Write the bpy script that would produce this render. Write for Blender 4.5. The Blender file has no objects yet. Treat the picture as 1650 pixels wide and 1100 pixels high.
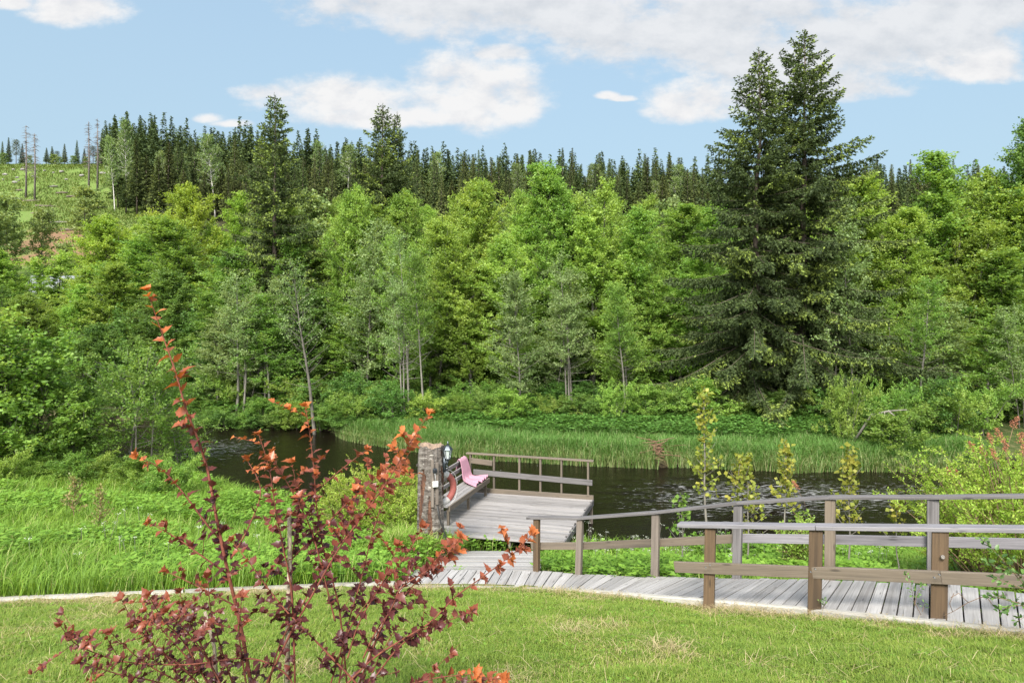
import bpy, math, random
import numpy as np
from mathutils import Vector, Matrix
C = bpy.context.scene.collection
sc = bpy.context.scene
R = math.radians
random.seed(7)

# ------------------------------------------------------------------ camera, sky, sun, exposure
ZC = 5.4                      # eye height above the river surface
F = 1100.0                    # focal length in photo pixels (24 mm on a 36 mm, 1650 px wide frame)
HY = 500.0                    # horizon row of the photo
cam = bpy.data.cameras.new('camera'); camo = bpy.data.objects.new('camera', cam); C.objects.link(camo)
camo.location = (0, 0, ZC); camo.rotation_euler = (R(90), 0, 0)
cam.lens = 24; cam.sensor_width = 36; cam.shift_y = -50/1650; cam.clip_start = 0.05; cam.clip_end = 3000
sc.camera = camo
SUN_EL, SUN_AZ, SUN_STR, SUN_ANG = 43, 193, 2.7, 20.0   # azimuth clockwise from +Y
SKY_STR = 0.082
sc.view_settings.view_transform = 'Standard'; sc.view_settings.look = 'None'
sc.view_settings.exposure = 1.85; sc.view_settings.gamma = 1.0; sc.view_settings.use_curve_mapping = False
sun = bpy.data.lights.new('sun', 'SUN'); suno = bpy.data.objects.new('sun', sun); C.objects.link(suno)
sun.energy = SUN_STR; sun.angle = R(SUN_ANG); sun.color = (1, .95, .86)
sd = Vector((math.sin(R(SUN_AZ))*math.cos(R(SUN_EL)), math.cos(R(SUN_AZ))*math.cos(R(SUN_EL)), math.sin(R(SUN_EL))))
suno.rotation_euler = (-sd).to_track_quat('-Z', 'Y').to_euler(); suno.location = (0, -20, 40)
try:
    sc.cycles.max_bounces = 9; sc.cycles.diffuse_bounces = 6; sc.cycles.glossy_bounces = 3
    sc.cycles.transmission_bounces = 4; sc.cycles.transparent_max_bounces = 6
    sc.cycles.use_denoising = True
    sc.cycles.sample_clamp_indirect = 4
except Exception: pass

class NT:
    "small helper to write node trees"
    def __init__(s, tree): s.t = tree; s.n = tree.nodes; s.l = tree.links
    def new(s, typ, **kw):
        n = s.n.new(typ)
        for k, v in kw.items(): setattr(n, k, v)
        return n
    def link(s, a, b): s.l.new(a, b)
    def put(s, sock, v):
        if hasattr(v, 'is_output'): s.l.new(v, sock)
        elif v is not None: sock.default_value = v
    def math(s, op, a, b=None, c=None, clamp=False):
        n = s.n.new('ShaderNodeMath'); n.operation = op; n.use_clamp = clamp
        s.put(n.inputs[0], a); s.put(n.inputs[1], b); s.put(n.inputs[2], c)
        return n.outputs[0]
    def noise(s, vec, scale, detail=4, rough=.55, dist=0):
        n = s.n.new('ShaderNodeTexNoise'); s.put(n.inputs['Vector'], vec)
        n.inputs['Scale'].default_value = scale; n.inputs['Detail'].default_value = detail
        n.inputs['Roughness'].default_value = rough; n.inputs['Distortion'].default_value = dist
        return n.outputs[0]
    def ramp(s, fac, stops, interp='LINEAR'):
        n = s.n.new('ShaderNodeValToRGB'); e = n.color_ramp.elements; n.color_ramp.interpolation = interp
        while len(e) < len(stops): e.new(.5)
        for i, (p, c) in enumerate(stops):
            e[i].position = p; e[i].color = (*c, 1) if len(c) == 3 else c
        s.put(n.inputs[0], fac); return n.outputs[0]
    def mix(s, fac, a, b, typ='MIX'):
        n = s.n.new('ShaderNodeMix'); n.data_type = 'RGBA'; n.blend_type = typ
        s.put(n.inputs[0], fac); s.put(n.inputs[6], a); s.put(n.inputs[7], b)
        return n.outputs[2]
    def mapping(s, vec, scale=(1, 1, 1), loc=(0, 0, 0)):
        n = s.n.new('ShaderNodeMapping'); s.put(n.inputs[0], vec); n.inputs[1].default_value = loc; n.inputs[3].default_value = scale
        return n.outputs[0]
    def sstep(s, v, a, b):
        n = s.n.new('ShaderNodeMapRange'); n.interpolation_type = 'SMOOTHSTEP'
        s.put(n.inputs[0], v); n.inputs[1].default_value = a; n.inputs[2].default_value = b
        return n.outputs[0]
def c4(c): return (*c, 1)

world = bpy.data.worlds.new('World'); sc.world = world; world.use_nodes = True
def build_world():
    w = NT(world.node_tree); w.n.clear()
    out = w.new('ShaderNodeOutputWorld'); bg = w.new('ShaderNodeBackground'); bg.inputs[1].default_value = 1.0
    sky = w.new('ShaderNodeTexSky', sky_type='NISHITA', sun_disc=False)
    sky.sun_elevation = R(SUN_EL); sky.sun_rotation = R(SUN_AZ); sky.air_density = 1.0; sky.dust_density = .6; sky.ozone_density = 2.0
    tc = w.new('ShaderNodeTexCoord'); d = tc.outputs['Generated']
    sep = w.new('ShaderNodeSeparateXYZ'); w.link(d, sep.inputs[0]); dx, dy, dz = sep.outputs
    ys = w.math('MAXIMUM', dy, .12)
    u = w.math('DIVIDE', dx, ys); v = w.math('DIVIDE', dz, ys)
    # fractal wobble of the cloud outlines, on a flat layer of sky seen in direction (u, v)
    comb = w.new('ShaderNodeCombineXYZ'); w.link(u, comb.inputs[0]); w.link(w.math('MULTIPLY', v, 1.7), comb.inputs[1])
    n1 = w.noise(comb.outputs[0], 8.0, 9, .62); n2 = w.noise(comb.outputs[0], 2.4, 3, .5)
    wob = w.math('ADD', w.math('ADD', w.math('MULTIPLY', w.math('SUBTRACT', n1, .5), 3.6), w.math('MULTIPLY', w.math('SUBTRACT', w.noise(comb.outputs[0], 26.0, 6, .6), .5), 1.0)), w.math('MULTIPLY', w.math('SUBTRACT', n2, .5), 1.0))
    sh = w.new('ShaderNodeVectorMath', operation='ADD'); w.link(comb.outputs[0], sh.inputs[0]); sh.inputs[1].default_value = (-.012, .03, 0)
    n1b = w.noise(sh.outputs[0], 8.0, 9, .62)
    def blob(x, y, rx, ry, flat=1.6):
        u0, v0, ru, rv = (x-825)/F, (HY-y)/F, rx/F, ry/F
        a = w.math('DIVIDE', w.math('SUBTRACT', u, u0), ru)
        b = w.math('DIVIDE', w.math('SUBTRACT', v, v0), rv)
        b = w.math('MAXIMUM', b, w.math('MULTIPLY', b, -flat))      # flatter underside
        return w.math('SUBTRACT', 1, w.math('ADD', w.math('MULTIPLY', a, a), w.math('MULTIPLY', b, b)))
    def union(bl):
        m = bl[0]
        for b in bl[1:]: m = w.math('SMOOTH_MAX', m, b, .25)
        return m
    cum = union([blob(765, 160, 120, 92), blob(715, 150, 80, 72), blob(825, 170, 70, 60), blob(560, 162, 170, 48), blob(430, 152, 80, 20), blob(650, 190, 210, 28),
                 blob(1135, 172, 100, 48), blob(1215, 172, 60, 40), blob(338, 192, 30, 12), blob(372, 200, 40, 9), blob(130, 18, 90, 42), blob(18, 6, 40, 18), blob(1560, 116, 110, 32), blob(980, 155, 22, 9), blob(1004, 160, 24, 7)])
    bank = union([blob(900, 14, 400, 70, 1.2), blob(1150, 48, 310, 86, 1.2), blob(1260, 95, 170, 70, 1.2), blob(1400, 70, 230, 90, 1.2),
                  blob(640, 8, 140, 42), blob(805, 86, 52, 18), blob(1560, 20, 200, 60), blob(1330, 140, 150, 40)])
    dc = w.sstep(w.math('ADD', cum, wob), -.28, .95)
    db = w.sstep(w.math('ADD', bank, wob), -.35, .75)
    front = w.sstep(dy, .02, .2)
    # unseen cumulus over the rest of the dome, spread wide for fill light
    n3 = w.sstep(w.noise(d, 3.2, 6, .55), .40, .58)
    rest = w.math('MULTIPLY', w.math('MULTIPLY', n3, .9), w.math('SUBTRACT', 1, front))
    dcf = w.math('MULTIPLY', dc, front); dbf = w.math('MULTIPLY', w.math('MULTIPLY', db, .92), front)
    relief = w.math('ADD', w.math('MULTIPLY', w.math('SUBTRACT', n1, n1b), 3.2), .55)
    ccol = w.ramp(relief, [(.1, CLOUD_SHADE), (.75, CLOUD_LIGHT)])
    bcol = w.ramp(relief, [(.0, BANK_SHADE), (.85, BANK_LIGHT)])
    skyc = w.new('ShaderNodeVectorMath', operation='SCALE'); w.link(sky.outputs[0], skyc.inputs[0]); skyc.inputs['Scale'].default_value = SKY_STR
    hz = w.math('MULTIPLY', w.sstep(dz, 1.3, .03), .92)     # pale air low over the horizon
    base = w.mix(hz, skyc.outputs[0], c4(HAZE))
    col = w.mix(dbf, base, bcol); col = w.mix(dcf, col, ccol); 
    # unseen clouds behind and above the viewer, brightened toward the sun as added fill light
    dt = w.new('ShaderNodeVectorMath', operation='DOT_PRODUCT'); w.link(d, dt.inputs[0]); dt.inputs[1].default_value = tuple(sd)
    fill_gain = w.math('MULTIPLY_ADD', w.sstep(dt.outputs['Value'], -.1, .95), 3.2, 1.1)
    bc = w.new('ShaderNodeVectorMath', operation='SCALE'); w.link(ccol, bc.inputs[0]); w.link(fill_gain, bc.inputs['Scale'])
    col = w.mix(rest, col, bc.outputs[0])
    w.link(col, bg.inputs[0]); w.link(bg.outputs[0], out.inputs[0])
CLOUD_LIGHT, CLOUD_SHADE = (.255, .255, .256), (.218, .222, .231)
BANK_LIGHT, BANK_SHADE = (.236, .238, .243), (.190, .197, .208)
HAZE = (.128, .176, .205)
build_world()

# ------------------------------------------------------------------ helpers
def px(x, y, Y): return Vector(((x-825)*Y/F, Y, ZC+(HY-y)*Y/F))
def _h(ix, iy, seed):
    n = (ix.astype(np.int64)*374761393 + iy.astype(np.int64)*668265263 + seed*974634521) & 0x7fffffff
    n = ((n ^ (n >> 13))*1274126177) & 0x7fffffff
    return ((n ^ (n >> 16)) & 0xffff)/65535.0
def vn(x, y, seed=0):
    x = np.asarray(x, float); y = np.asarray(y, float)
    ix, iy = np.floor(x), np.floor(y); fx, fy = x-ix, y-iy
    fx = fx*fx*(3-2*fx); fy = fy*fy*(3-2*fy)
    a, b, c, d = _h(ix, iy, seed), _h(ix+1, iy, seed), _h(ix, iy+1, seed), _h(ix+1, iy+1, seed)
    return a+(b-a)*fx+(c-a)*fy+(a-b-c+d)*fx*fy
def fbm(x, y, seed=0, o=4):
    s = 0; a = .5; t = 0
    for i in range(o):
        s = s+a*vn(np.asarray(x)*2**i, np.asarray(y)*2**i, seed+i*17); t += a; a *= .5
    return s/t
def mesh_np(name, V, quads=None, tris=None, attrs=None, smooth=False):
    "mesh from numpy arrays; attrs: name -> per-face floats (quads first, then tris)"
    me = bpy.data.meshes.new(name)
    q = np.zeros((0, 4), np.int32) if quads is None else np.asarray(quads, np.int32)
    t = np.zeros((0, 3), np.int32) if tris is None else np.asarray(tris, np.int32)
    me.vertices.add(len(V)); me.vertices.foreach_set('co', np.asarray(V, np.float32).ravel())
    li = np.concatenate([q.ravel(), t.ravel()]); me.loops.add(len(li)); me.loops.foreach_set('vertex_index', li)
    st = np.concatenate([np.arange(len(q))*4, len(q)*4+np.arange(len(t))*3]).astype(np.int32)
    me.polygons.add(len(st)); me.polygons.foreach_set('loop_start', st)
    if smooth: me.polygons.foreach_set('use_smooth', np.ones(len(st), bool))
    for k, v in (attrs or {}).items():
        a = me.attributes.new(k, 'FLOAT', 'FACE'); a.data.foreach_set('value', np.asarray(v, np.float32))
    me.update(calc_edges=True); return me
def link(name, me, mat=None, parent=None):
    o = bpy.data.objects.new(name, me); C.objects.link(o)
    if mat is not None and me is not None and not me.materials: me.materials.append(mat)
    if parent: o.parent = parent
    return o
def tag(o, label=None, cat=None, group=None, kind=None):
    if label: o['label'] = label
    if cat: o['category'] = cat
    if group: o['group'] = group
    if kind: o['kind'] = kind
    return o
def thing(name, label, cat, loc=(0, 0, 0), group=None):
    o = bpy.data.objects.new(name, None); C.objects.link(o); o.location = loc; o.empty_display_size = .2
    return tag(o, label, cat, group)
class MB:
    "collects boards, tubes and prisms, then links them as one mesh object"
    def __init__(s): s.v = []; s.f = []; s.uv = []; s.a = []; s.sm = []
    def face(s, ids, uvs=None, a=0., sm=False):
        s.f.append(ids); s.uv.append(uvs or [(0, 0)]*len(ids)); s.a.append(a); s.sm.append(sm)
    def prism8(s, c, L, a=None, uo=None):
        "c: 8 corners: 4 at the start (ring), 4 at the end; grain runs start to end"
        a = random.random() if a is None else a; uo = random.uniform(0, 50) if uo is None else uo
        b = len(s.v); s.v += [tuple(x) for x in c]
        per = [0]
        for i in range(4): per.append(per[-1]+(Vector(c[(i+1) % 4])-Vector(c[i])).length)
        for i in range(4):
            j = (i+1) % 4
            s.face((b+i, b+4+i, b+4+j, b+j), [(uo, uo+per[i]), (uo+L, uo+per[i]), (uo+L, uo+per[i+1]), (uo, uo+per[i+1])], a)
        s.face((b+0, b+1, b+2, b+3), [(uo, uo), (uo, uo+.1), (uo+.03, uo+.1), (uo+.03, uo)], a)
        s.face((b+7, b+6, b+5, b+4), [(uo, uo), (uo, uo+.1), (uo+.03, uo+.1), (uo+.03, uo)], a)
    def board(s, p0, p1, w, t, up=(0, 0, 1), a=None):
        p0, p1 = Vector(p0), Vector(p1); d = p1-p0; L = d.length; d.normalize(); up = Vector(up)
        sd_ = d.cross(up)
        if sd_.length < 1e-4: sd_ = d.cross(Vector((0, 1, 0)))
        sd_.normalize(); n = sd_.cross(d)
        o = [-sd_*w/2-n*t/2, -sd_*w/2+n*t/2, sd_*w/2+n*t/2, sd_*w/2-n*t/2]
        s.prism8([p0+x for x in o]+[p1+x for x in o], L, a)
    def post(s, base, top, wx, wy, rot=0, a=None):
        up = Vector((-math.sin(rot), math.cos(rot), 0)); s.board(base, top, wx, wy, up, a)
    def tube(s, pts, rad, n=8, a=0., cap=True, sm=True):
        pts = [Vector(p) for p in pts]; b = len(s.v); rad = rad if hasattr(rad, '__len__') else [rad]*len(pts)
        ref = Vector((.31, .17, .93)); L = 0
        for i, p in enumerate(pts):
            d = (pts[min(i+1, len(pts)-1)]-pts[max(i-1, 0)]).normalized()
            x = d.cross(ref)
            if x.length < .1: x = d.cross(Vector((1, 0, 0)))
            x.normalize(); y = d.cross(x)
            for k in range(n):
                an = 2*math.pi*k/n; s.v.append(tuple(p+(x*math.cos(an)+y*math.sin(an))*rad[i]))
        for i in range(len(pts)-1):
            l2 = L+(pts[i+1]-pts[i]).length
            for k in range(n):
                m = (k+1) % n; r = 2*math.pi*rad[i]/n
                s.face((b+i*n+k, b+i*n+m, b+(i+1)*n+m, b+(i+1)*n+k), [(L, k*r), (L, (k+1)*r), (l2, (k+1)*r), (l2, k*r)], a, sm)
            L = l2
        if cap:
            s.face(tuple(b+k for k in range(n))[::-1], None, a); s.face(tuple(b+(len(pts)-1)*n+k for k in range(n)), None, a)
    def lathe(s, prof, n=16, o=(0, 0, 0), a=0., sm=True, mat=None):
        b = len(s.v); o = Vector(o)
        for r, z in prof:
            for k in range(n):
                an = 2*math.pi*k/n; p = Vector((r*math.cos(an), r*math.sin(an), z)); p = mat @ p if mat else p; s.v.append(tuple(p+o))
        for i in range(len(prof)-1):
            for k in range(n):
                m = (k+1) % n; s.face((b+i*n+k, b+i*n+m, b+(i+1)*n+m, b+(i+1)*n+k), None, a, sm)
        s.face(tuple(b+k for k in range(n))[::-1], None, a); s.face(tuple(b+(len(prof)-1)*n+k for k in range(n)), None, a)
    def mesh(s, name):
        me = bpy.data.meshes.new(name); me.from_pydata(s.v, [], s.f)
        uv = me.uv_layers.new(name='UVMap'); flat = [x for fu in s.uv for p in fu for x in p]; uv.data.foreach_set('uv', flat)
        at = me.attributes.new('bv', 'FLOAT', 'FACE'); at.data.foreach_set('value', s.a)
        me.polygons.foreach_set('use_smooth', s.sm); me.update(); return me
    def build(s, name, mat, parent=None, bevel=0):
        o = link(name, s.mesh(name), mat, parent)
        if bevel:
            m = o.modifiers.new('bevel', 'BEVEL'); m.width = bevel; m.segments = 2; m.limit_method = 'ANGLE'
        return o

# ------------------------------------------------------------------ materials
def new_mat(name):
    m = bpy.data.materials.new(name); m.use_nodes = True; t = NT(m.node_tree); t.n.clear()
    out = t.new('ShaderNodeOutputMaterial'); p = t.new('ShaderNodeBsdfPrincipled'); t.link(p.outputs[0], out.inputs[0])
    return m, t, p, out
def attr(t, name):
    a = t.new('ShaderNodeAttribute'); a.attribute_name = name; return a.outputs['Fac']
def wood(name, lo, hi, stain, rough=.75, sat=0., moss=0.):
    m, t, p, out = new_mat(name)
    uv = t.new('ShaderNodeUVMap').outputs[0]
    g = t.noise(t.mapping(uv, (1.6, 60, 1)), 1, 5, .65, .4)
    g2 = t.noise(t.mapping(uv, (.9, 9, 1)), 1, 3, .5)
    col = t.ramp(g, [(.28, lo), (.62, hi)])
    bv = attr(t, 'bv')
    col = t.mix(t.math('MULTIPLY', t.sstep(g2, .48, .75), .65), col, c4(stain))
    # knots
    vo = t.new('ShaderNodeTexVoronoi'); vo.inputs['Scale'].default_value = 1; t.link(t.mapping(uv, (2.2, 11, 1)), vo.inputs['Vector'])
    kn = t.sstep(vo.outputs['Distance'], .17, .05)
    col = t.mix(t.math('MULTIPLY', kn, .75), col, c4(tuple(x*.32 for x in lo)))
    # checks along the grain
    ck = t.noise(t.mapping(uv, (.8, 85, 1)), 1, 2, .5, .2)
    col = t.mix(t.math('MULTIPLY', t.sstep(ck, .66, .72), .7), col, c4(tuple(x*.25 for x in lo)))
    hsv = t.new('ShaderNodeHueSaturation'); t.link(col, hsv.inputs['Color'])
    t.link(t.math('MULTIPLY_ADD', bv, .42, .78), hsv.inputs['Value']); hsv.inputs['Saturation'].default_value = 1+sat
    t.link(hsv.outputs[0], p.inputs['Base Color']); p.inputs['Roughness'].default_value = rough
    b = t.new('ShaderNodeBump'); b.inputs['Strength'].default_value = .5; b.inputs['Distance'].default_value = .004
    t.link(t.math('SUBTRACT', g, t.math('MULTIPLY', ck, .5)), b.inputs['Height']); t.link(b.outputs[0], p.inputs['Normal'])
    return m
def plain(name, col, rough=.5, metal=0., noise_s=8, var=.15, bump=0.):
    m, t, p, out = new_mat(name)
    tc = t.new('ShaderNodeTexCoord').outputs['Object']
    n = t.noise(tc, noise_s, 5, .6)
    c = t.ramp(n, [(.3, tuple(x*(1-var) for x in col)), (.7, tuple(min(1, x*(1+var)) for x in col))])
    t.link(c, p.inputs['Base Color']); p.inputs['Roughness'].default_value = rough; p.inputs['Metallic'].default_value = metal
    if bump:
        b = t.new('ShaderNodeBump'); b.inputs['Strength'].default_value = bump; b.inputs['Distance'].default_value = .01
        t.link(n, b.inputs['Height']); t.link(b.outputs[0], p.inputs['Normal'])
    return m
def leafmat(name, stops, trans=.35, rough=.5, hue_var=.03, val_var=.25, spec=.3, back=None):
    "leaf colour from the per-leaf attribute lv, varied per plant"
    m, t, p, out = new_mat(name)
    col = t.ramp(attr(t, 'lv'), stops)
    oi = t.new('ShaderNodeObjectInfo').outputs['Random']
    hsv = t.new('ShaderNodeHueSaturation'); t.link(col, hsv.inputs['Color'])
    t.link(t.math('MULTIPLY_ADD', oi, hue_var, .5-hue_var/2), hsv.inputs['Hue'])
    t.link(t.math('MULTIPLY_ADD', t.math('FRACT', t.math('MULTIPLY', oi, 7.31)), val_var, 1-val_var/2), hsv.inputs['Value'])
    col = hsv.outputs[0]
    t.link(col, p.inputs['Base Color']); p.inputs['Roughness'].default_value = rough; p.inputs['Specular IOR Level'].default_value = spec
    tr = t.new('ShaderNodeBsdfTranslucent'); t.link(t.mix(1.0, col, (1.25, 1.15, .6, 1), 'MULTIPLY'), tr.inputs[0])
    mx = t.new('ShaderNodeMixShader'); mx.inputs[0].default_value = trans
    t.link(p.outputs[0], mx.inputs[1]); t.link(tr.outputs[0], mx.inputs[2]); t.link(mx.outputs[0], out.inputs[0])
    return m
def bark(name, lo, hi, band=None, sc_=6.):
    m, t, p, out = new_mat(name)
    tc = t.new('ShaderNodeTexCoord').outputs['Object']
    n = t.noise(t.mapping(tc, (1, 1, .35)), sc_, 6, .65)
    col = t.ramp(n, [(.3, lo), (.68, hi)])
    if band:
        n2 = t.noise(t.mapping(tc, (1.2, 1.2, 7)), 2.2, 3, .5)
        col = t.mix(t.sstep(n2, .56, .64), col, c4(band))
    t.link(col, p.inputs['Base Color']); p.inputs['Roughness'].default_value = .9
    b = t.new('ShaderNodeBump'); b.inputs['Strength'].default_value = .6; b.inputs['Distance'].default_value = .02
    t.link(n, b.inputs['Height']); t.link(b.outputs[0], p.inputs['Normal'])
    return m
W_DECK = wood('weathered_grey_decking', (0.138, 0.128, 0.121), (0.235, 0.223, 0.217), (0.103, 0.0927, 0.0828))
W_WALK = wood('bleached_boardwalk_boards', (0.185, 0.175, 0.168), (0.311, 0.302, 0.294), (0.143, 0.13, 0.118))
W_POST = wood('brown_impregnated_timber', (0.0491, 0.03, 0.015), (0.0983, 0.0623, 0.0323), (0.0289, 0.0185, 0.0104), .7)
W_POSTG = wood('greying_brown_timber', (0.0962, 0.0777, 0.0629), (0.163, 0.137, 0.115), (0.0592, 0.0481, 0.0407), .75)
W_RAIL = wood('tan_grey_rail_board', (0.0835, 0.0647, 0.0462), (0.136, 0.11, 0.0819), (0.0635, 0.0531, 0.045), .7)
W_CAP = wood('silver_purple_grey_board', (0.112, 0.107, 0.116), (0.2, 0.191, 0.203), (0.0546, 0.0516, 0.0607), .55)
W_CAPD = wood('dark_grey_lichened_board', (0.0703, 0.0651, 0.0651), (0.141, 0.133, 0.133), (0.0444, 0.0407, 0.0407), .8)
W_KERB = wood('pale_grey_kerb_timber', (0.193, 0.185, 0.163), (0.318, 0.307, 0.276), (0.134, 0.118, 0.0966), .85)
# ------------------------------------------------------------------ ground shape
KX = [-60, -20, -12, -7.0, -6.55, -4.82, -2.72, -.7, .24, 1.12, 2.17, 3.33, 4.26, 4.87, 6, 8, 12, 30]
KY = [4, 4.5, 5.6, 8.3, 8.74, 9.58, 10.5, 10.68, 10.5, 9.9, 8.7, 7.7, 6.95, 6.5, 5.7, 4.5, 3.0, 0]
NSX = [-400, -60, -30, -22, -15, -11, -7.2, -4.5, -2, 0, 2, 6, 10, 16, 30, 80, 400]
NSY = [30, 30, 29, 27.5, 24.5, 22.3, 19.6, 18.0, 16.6, 15.9, 15.4, 15.0, 15.0, 15.5, 16, 18, 18]
FSX = [-400, -60, -30, -20, -14, -11, -8.2, -7.0, -4, -1, 2.5, 4.9, 6.2, 9.7, 14.3, 18, 30, 80, 400]
FSY = [41, 40, 37, 34, 32, 31.5, 30.6, 28.6, 26.2, 24.6, 23.7, 23.4, 23.6, 22.7, 23.2, 24, 26, 30, 30]
def Kl(X): return np.interp(X, KX, KY)
def Yn(X): return np.interp(X, NSX, NSY)+.5*(fbm(np.asarray(X)*.6, np.asarray(X)*0+3, 5)-.5)
def Yf(X): return np.interp(X, FSX, FSY)+.5*(fbm(np.asarray(X)*.7, np.asarray(X)*0+9, 6)-.5)
HLY = [0, 45, 60, 75, 90, 110, 130, 150, 170, 185, 200, 240, 300, 450]
HLZ = [0, 0, 1.2, 4.0, 8.5, 15.5, 22, 28, 39, 43.5, 45.5, 47.5, 49, 50]
def sst(a, b, x):
    t = np.clip((np.asarray(x, float)-a)/(b-a), 0, 1); return t*t*(3-2*t)
def lawnz(Y): return np.where(Y < 1.5, 3.83+.05*(1.5-Y), 4.28-.30*Y)
def hillscale(X, Y):
    u = X/np.maximum(Y, 1.); return np.interp(u, [-.8, -.54, -.42, -.3, -.1, .1, .35, .6, .9], [1, 1, .90, .82, .755, .72, .70, .66, .62])
def ground_z(X, Y):
    X = np.asarray(X, float); Y = np.asarray(Y, float)
    k, n, f = Kl(X), Yn(X), Yf(X)
    zl = lawnz(Y); zk = lawnz(k)
    t = np.clip((Y-k)/np.maximum(n-k, .1), 0, 1)
    near = zk*(1-t)**1.08+.05*(1-t)-.13*sst(0, .08, t)*(1-sst(.7, 1, t))
    near = near+.28*np.exp(-((X+1.95)**2+(Y-13.1)**2)/.8)
    s = (Y-n)/np.maximum(f-n, .5)
    bed = -.75*np.clip(np.sin(np.pi*np.clip(s, 0, 1)), 0, 1)**.6
    far = .42*(1-np.exp(-np.maximum(Y-f, 0)/.5))+.03*np.clip(Y-f, 0, 25)+np.interp(Y, HLY, HLZ)*hillscale(X, Y)
    far = far+(fbm(X*.05, Y*.05, 31)-.5)*np.clip((Y-60)*.03, 0, 2.2)
    z = np.where(Y <= k, zl, np.where(Y <= n, near, np.where(Y <= f, bed, far)))
    return z+(fbm(X*1.3, Y*1.3, 11)-.5)*.07*np.where((Y > k-.5) & (Y < k+.9), .2, 1)
def gz(x, y): return float(ground_z(np.array([x]), np.array([y]))[0])

def build_ground():
    def axis(parts):
        out = []
        for a, b, s in parts: out += list(np.arange(a, b, s))
        return np.array(out+[parts[-1][1]])
    xs = axis([(-420, -120, 12), (-120, -40, 2.5), (-40, -12, .6), (-12, 12, .2), (12, 40, .6), (40, 120, 2.5), (120, 420, 12)])
    ys = axis([(-60, -4, 4), (-4, 3, .6), (3, 26, .16), (26, 40, .4), (40, 70, 1.5), (70, 210, 2.2), (210, 450, 12)])
    gx, gy = np.meshgrid(xs, ys); z = ground_z(gx, gy)
    V = np.stack([gx.ravel(), gy.ravel(), z.ravel()], 1); nx, ny = len(xs), len(ys)
    i = np.arange(nx*ny).reshape(ny, nx)
    q = np.stack([i[:-1, :-1].ravel(), i[:-1, 1:].ravel(), i[1:, 1:].ravel(), i[1:, :-1].ravel()], 1)
    me = mesh_np('ground', V, q, smooth=True)
    X, Y = V[:, 0], V[:, 1]; k, n, f = Kl(X), Yn(X), Yf(X)
    c = np.zeros((len(V), 4), np.float32); c[:, 3] = 1
    def setc(mask, col): c[mask, :3] = col
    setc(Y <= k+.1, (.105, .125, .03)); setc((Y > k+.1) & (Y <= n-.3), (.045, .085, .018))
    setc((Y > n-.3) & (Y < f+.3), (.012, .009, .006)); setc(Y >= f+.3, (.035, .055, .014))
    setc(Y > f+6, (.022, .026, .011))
    u = X/np.maximum(Y, 1)
    cut = (Y > 72) & (u < -.545+.02*(fbm(Y*.1, X*.1, 3)-.5))
    dirt = cut & (((fbm(X*.12, Y*.07, 40) > .62) & (Y < 125)) | ((Y > 96) & (Y < 122) & (np.abs(u+.655) < .035+.03*fbm(X*.2, Y*.2, 2))))
    setc(cut, (.10, .16, .035)); setc(dirt, (.17, .098, .058))
    col = me.color_attributes.new('gcol', 'FLOAT_COLOR', 'POINT'); col.data.foreach_set('color', c.ravel())
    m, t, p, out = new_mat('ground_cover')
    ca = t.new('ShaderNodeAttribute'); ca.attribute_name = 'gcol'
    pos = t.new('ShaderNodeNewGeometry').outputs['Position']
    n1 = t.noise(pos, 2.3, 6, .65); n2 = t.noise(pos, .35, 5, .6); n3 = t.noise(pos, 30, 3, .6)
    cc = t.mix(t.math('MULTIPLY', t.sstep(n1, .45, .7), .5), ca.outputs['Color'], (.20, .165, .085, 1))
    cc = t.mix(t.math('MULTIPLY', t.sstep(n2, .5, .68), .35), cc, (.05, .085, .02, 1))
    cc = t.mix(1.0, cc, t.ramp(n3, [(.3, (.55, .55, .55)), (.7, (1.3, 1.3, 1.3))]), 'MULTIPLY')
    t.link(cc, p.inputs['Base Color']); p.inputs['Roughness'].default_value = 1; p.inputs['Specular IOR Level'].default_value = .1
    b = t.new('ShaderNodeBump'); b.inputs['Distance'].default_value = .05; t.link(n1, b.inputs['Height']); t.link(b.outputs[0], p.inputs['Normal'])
    tag(link('ground', me, m), 'grassy ground sloping down to the river and up the wooded hill behind', 'ground', kind='structure')
build_ground()

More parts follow.
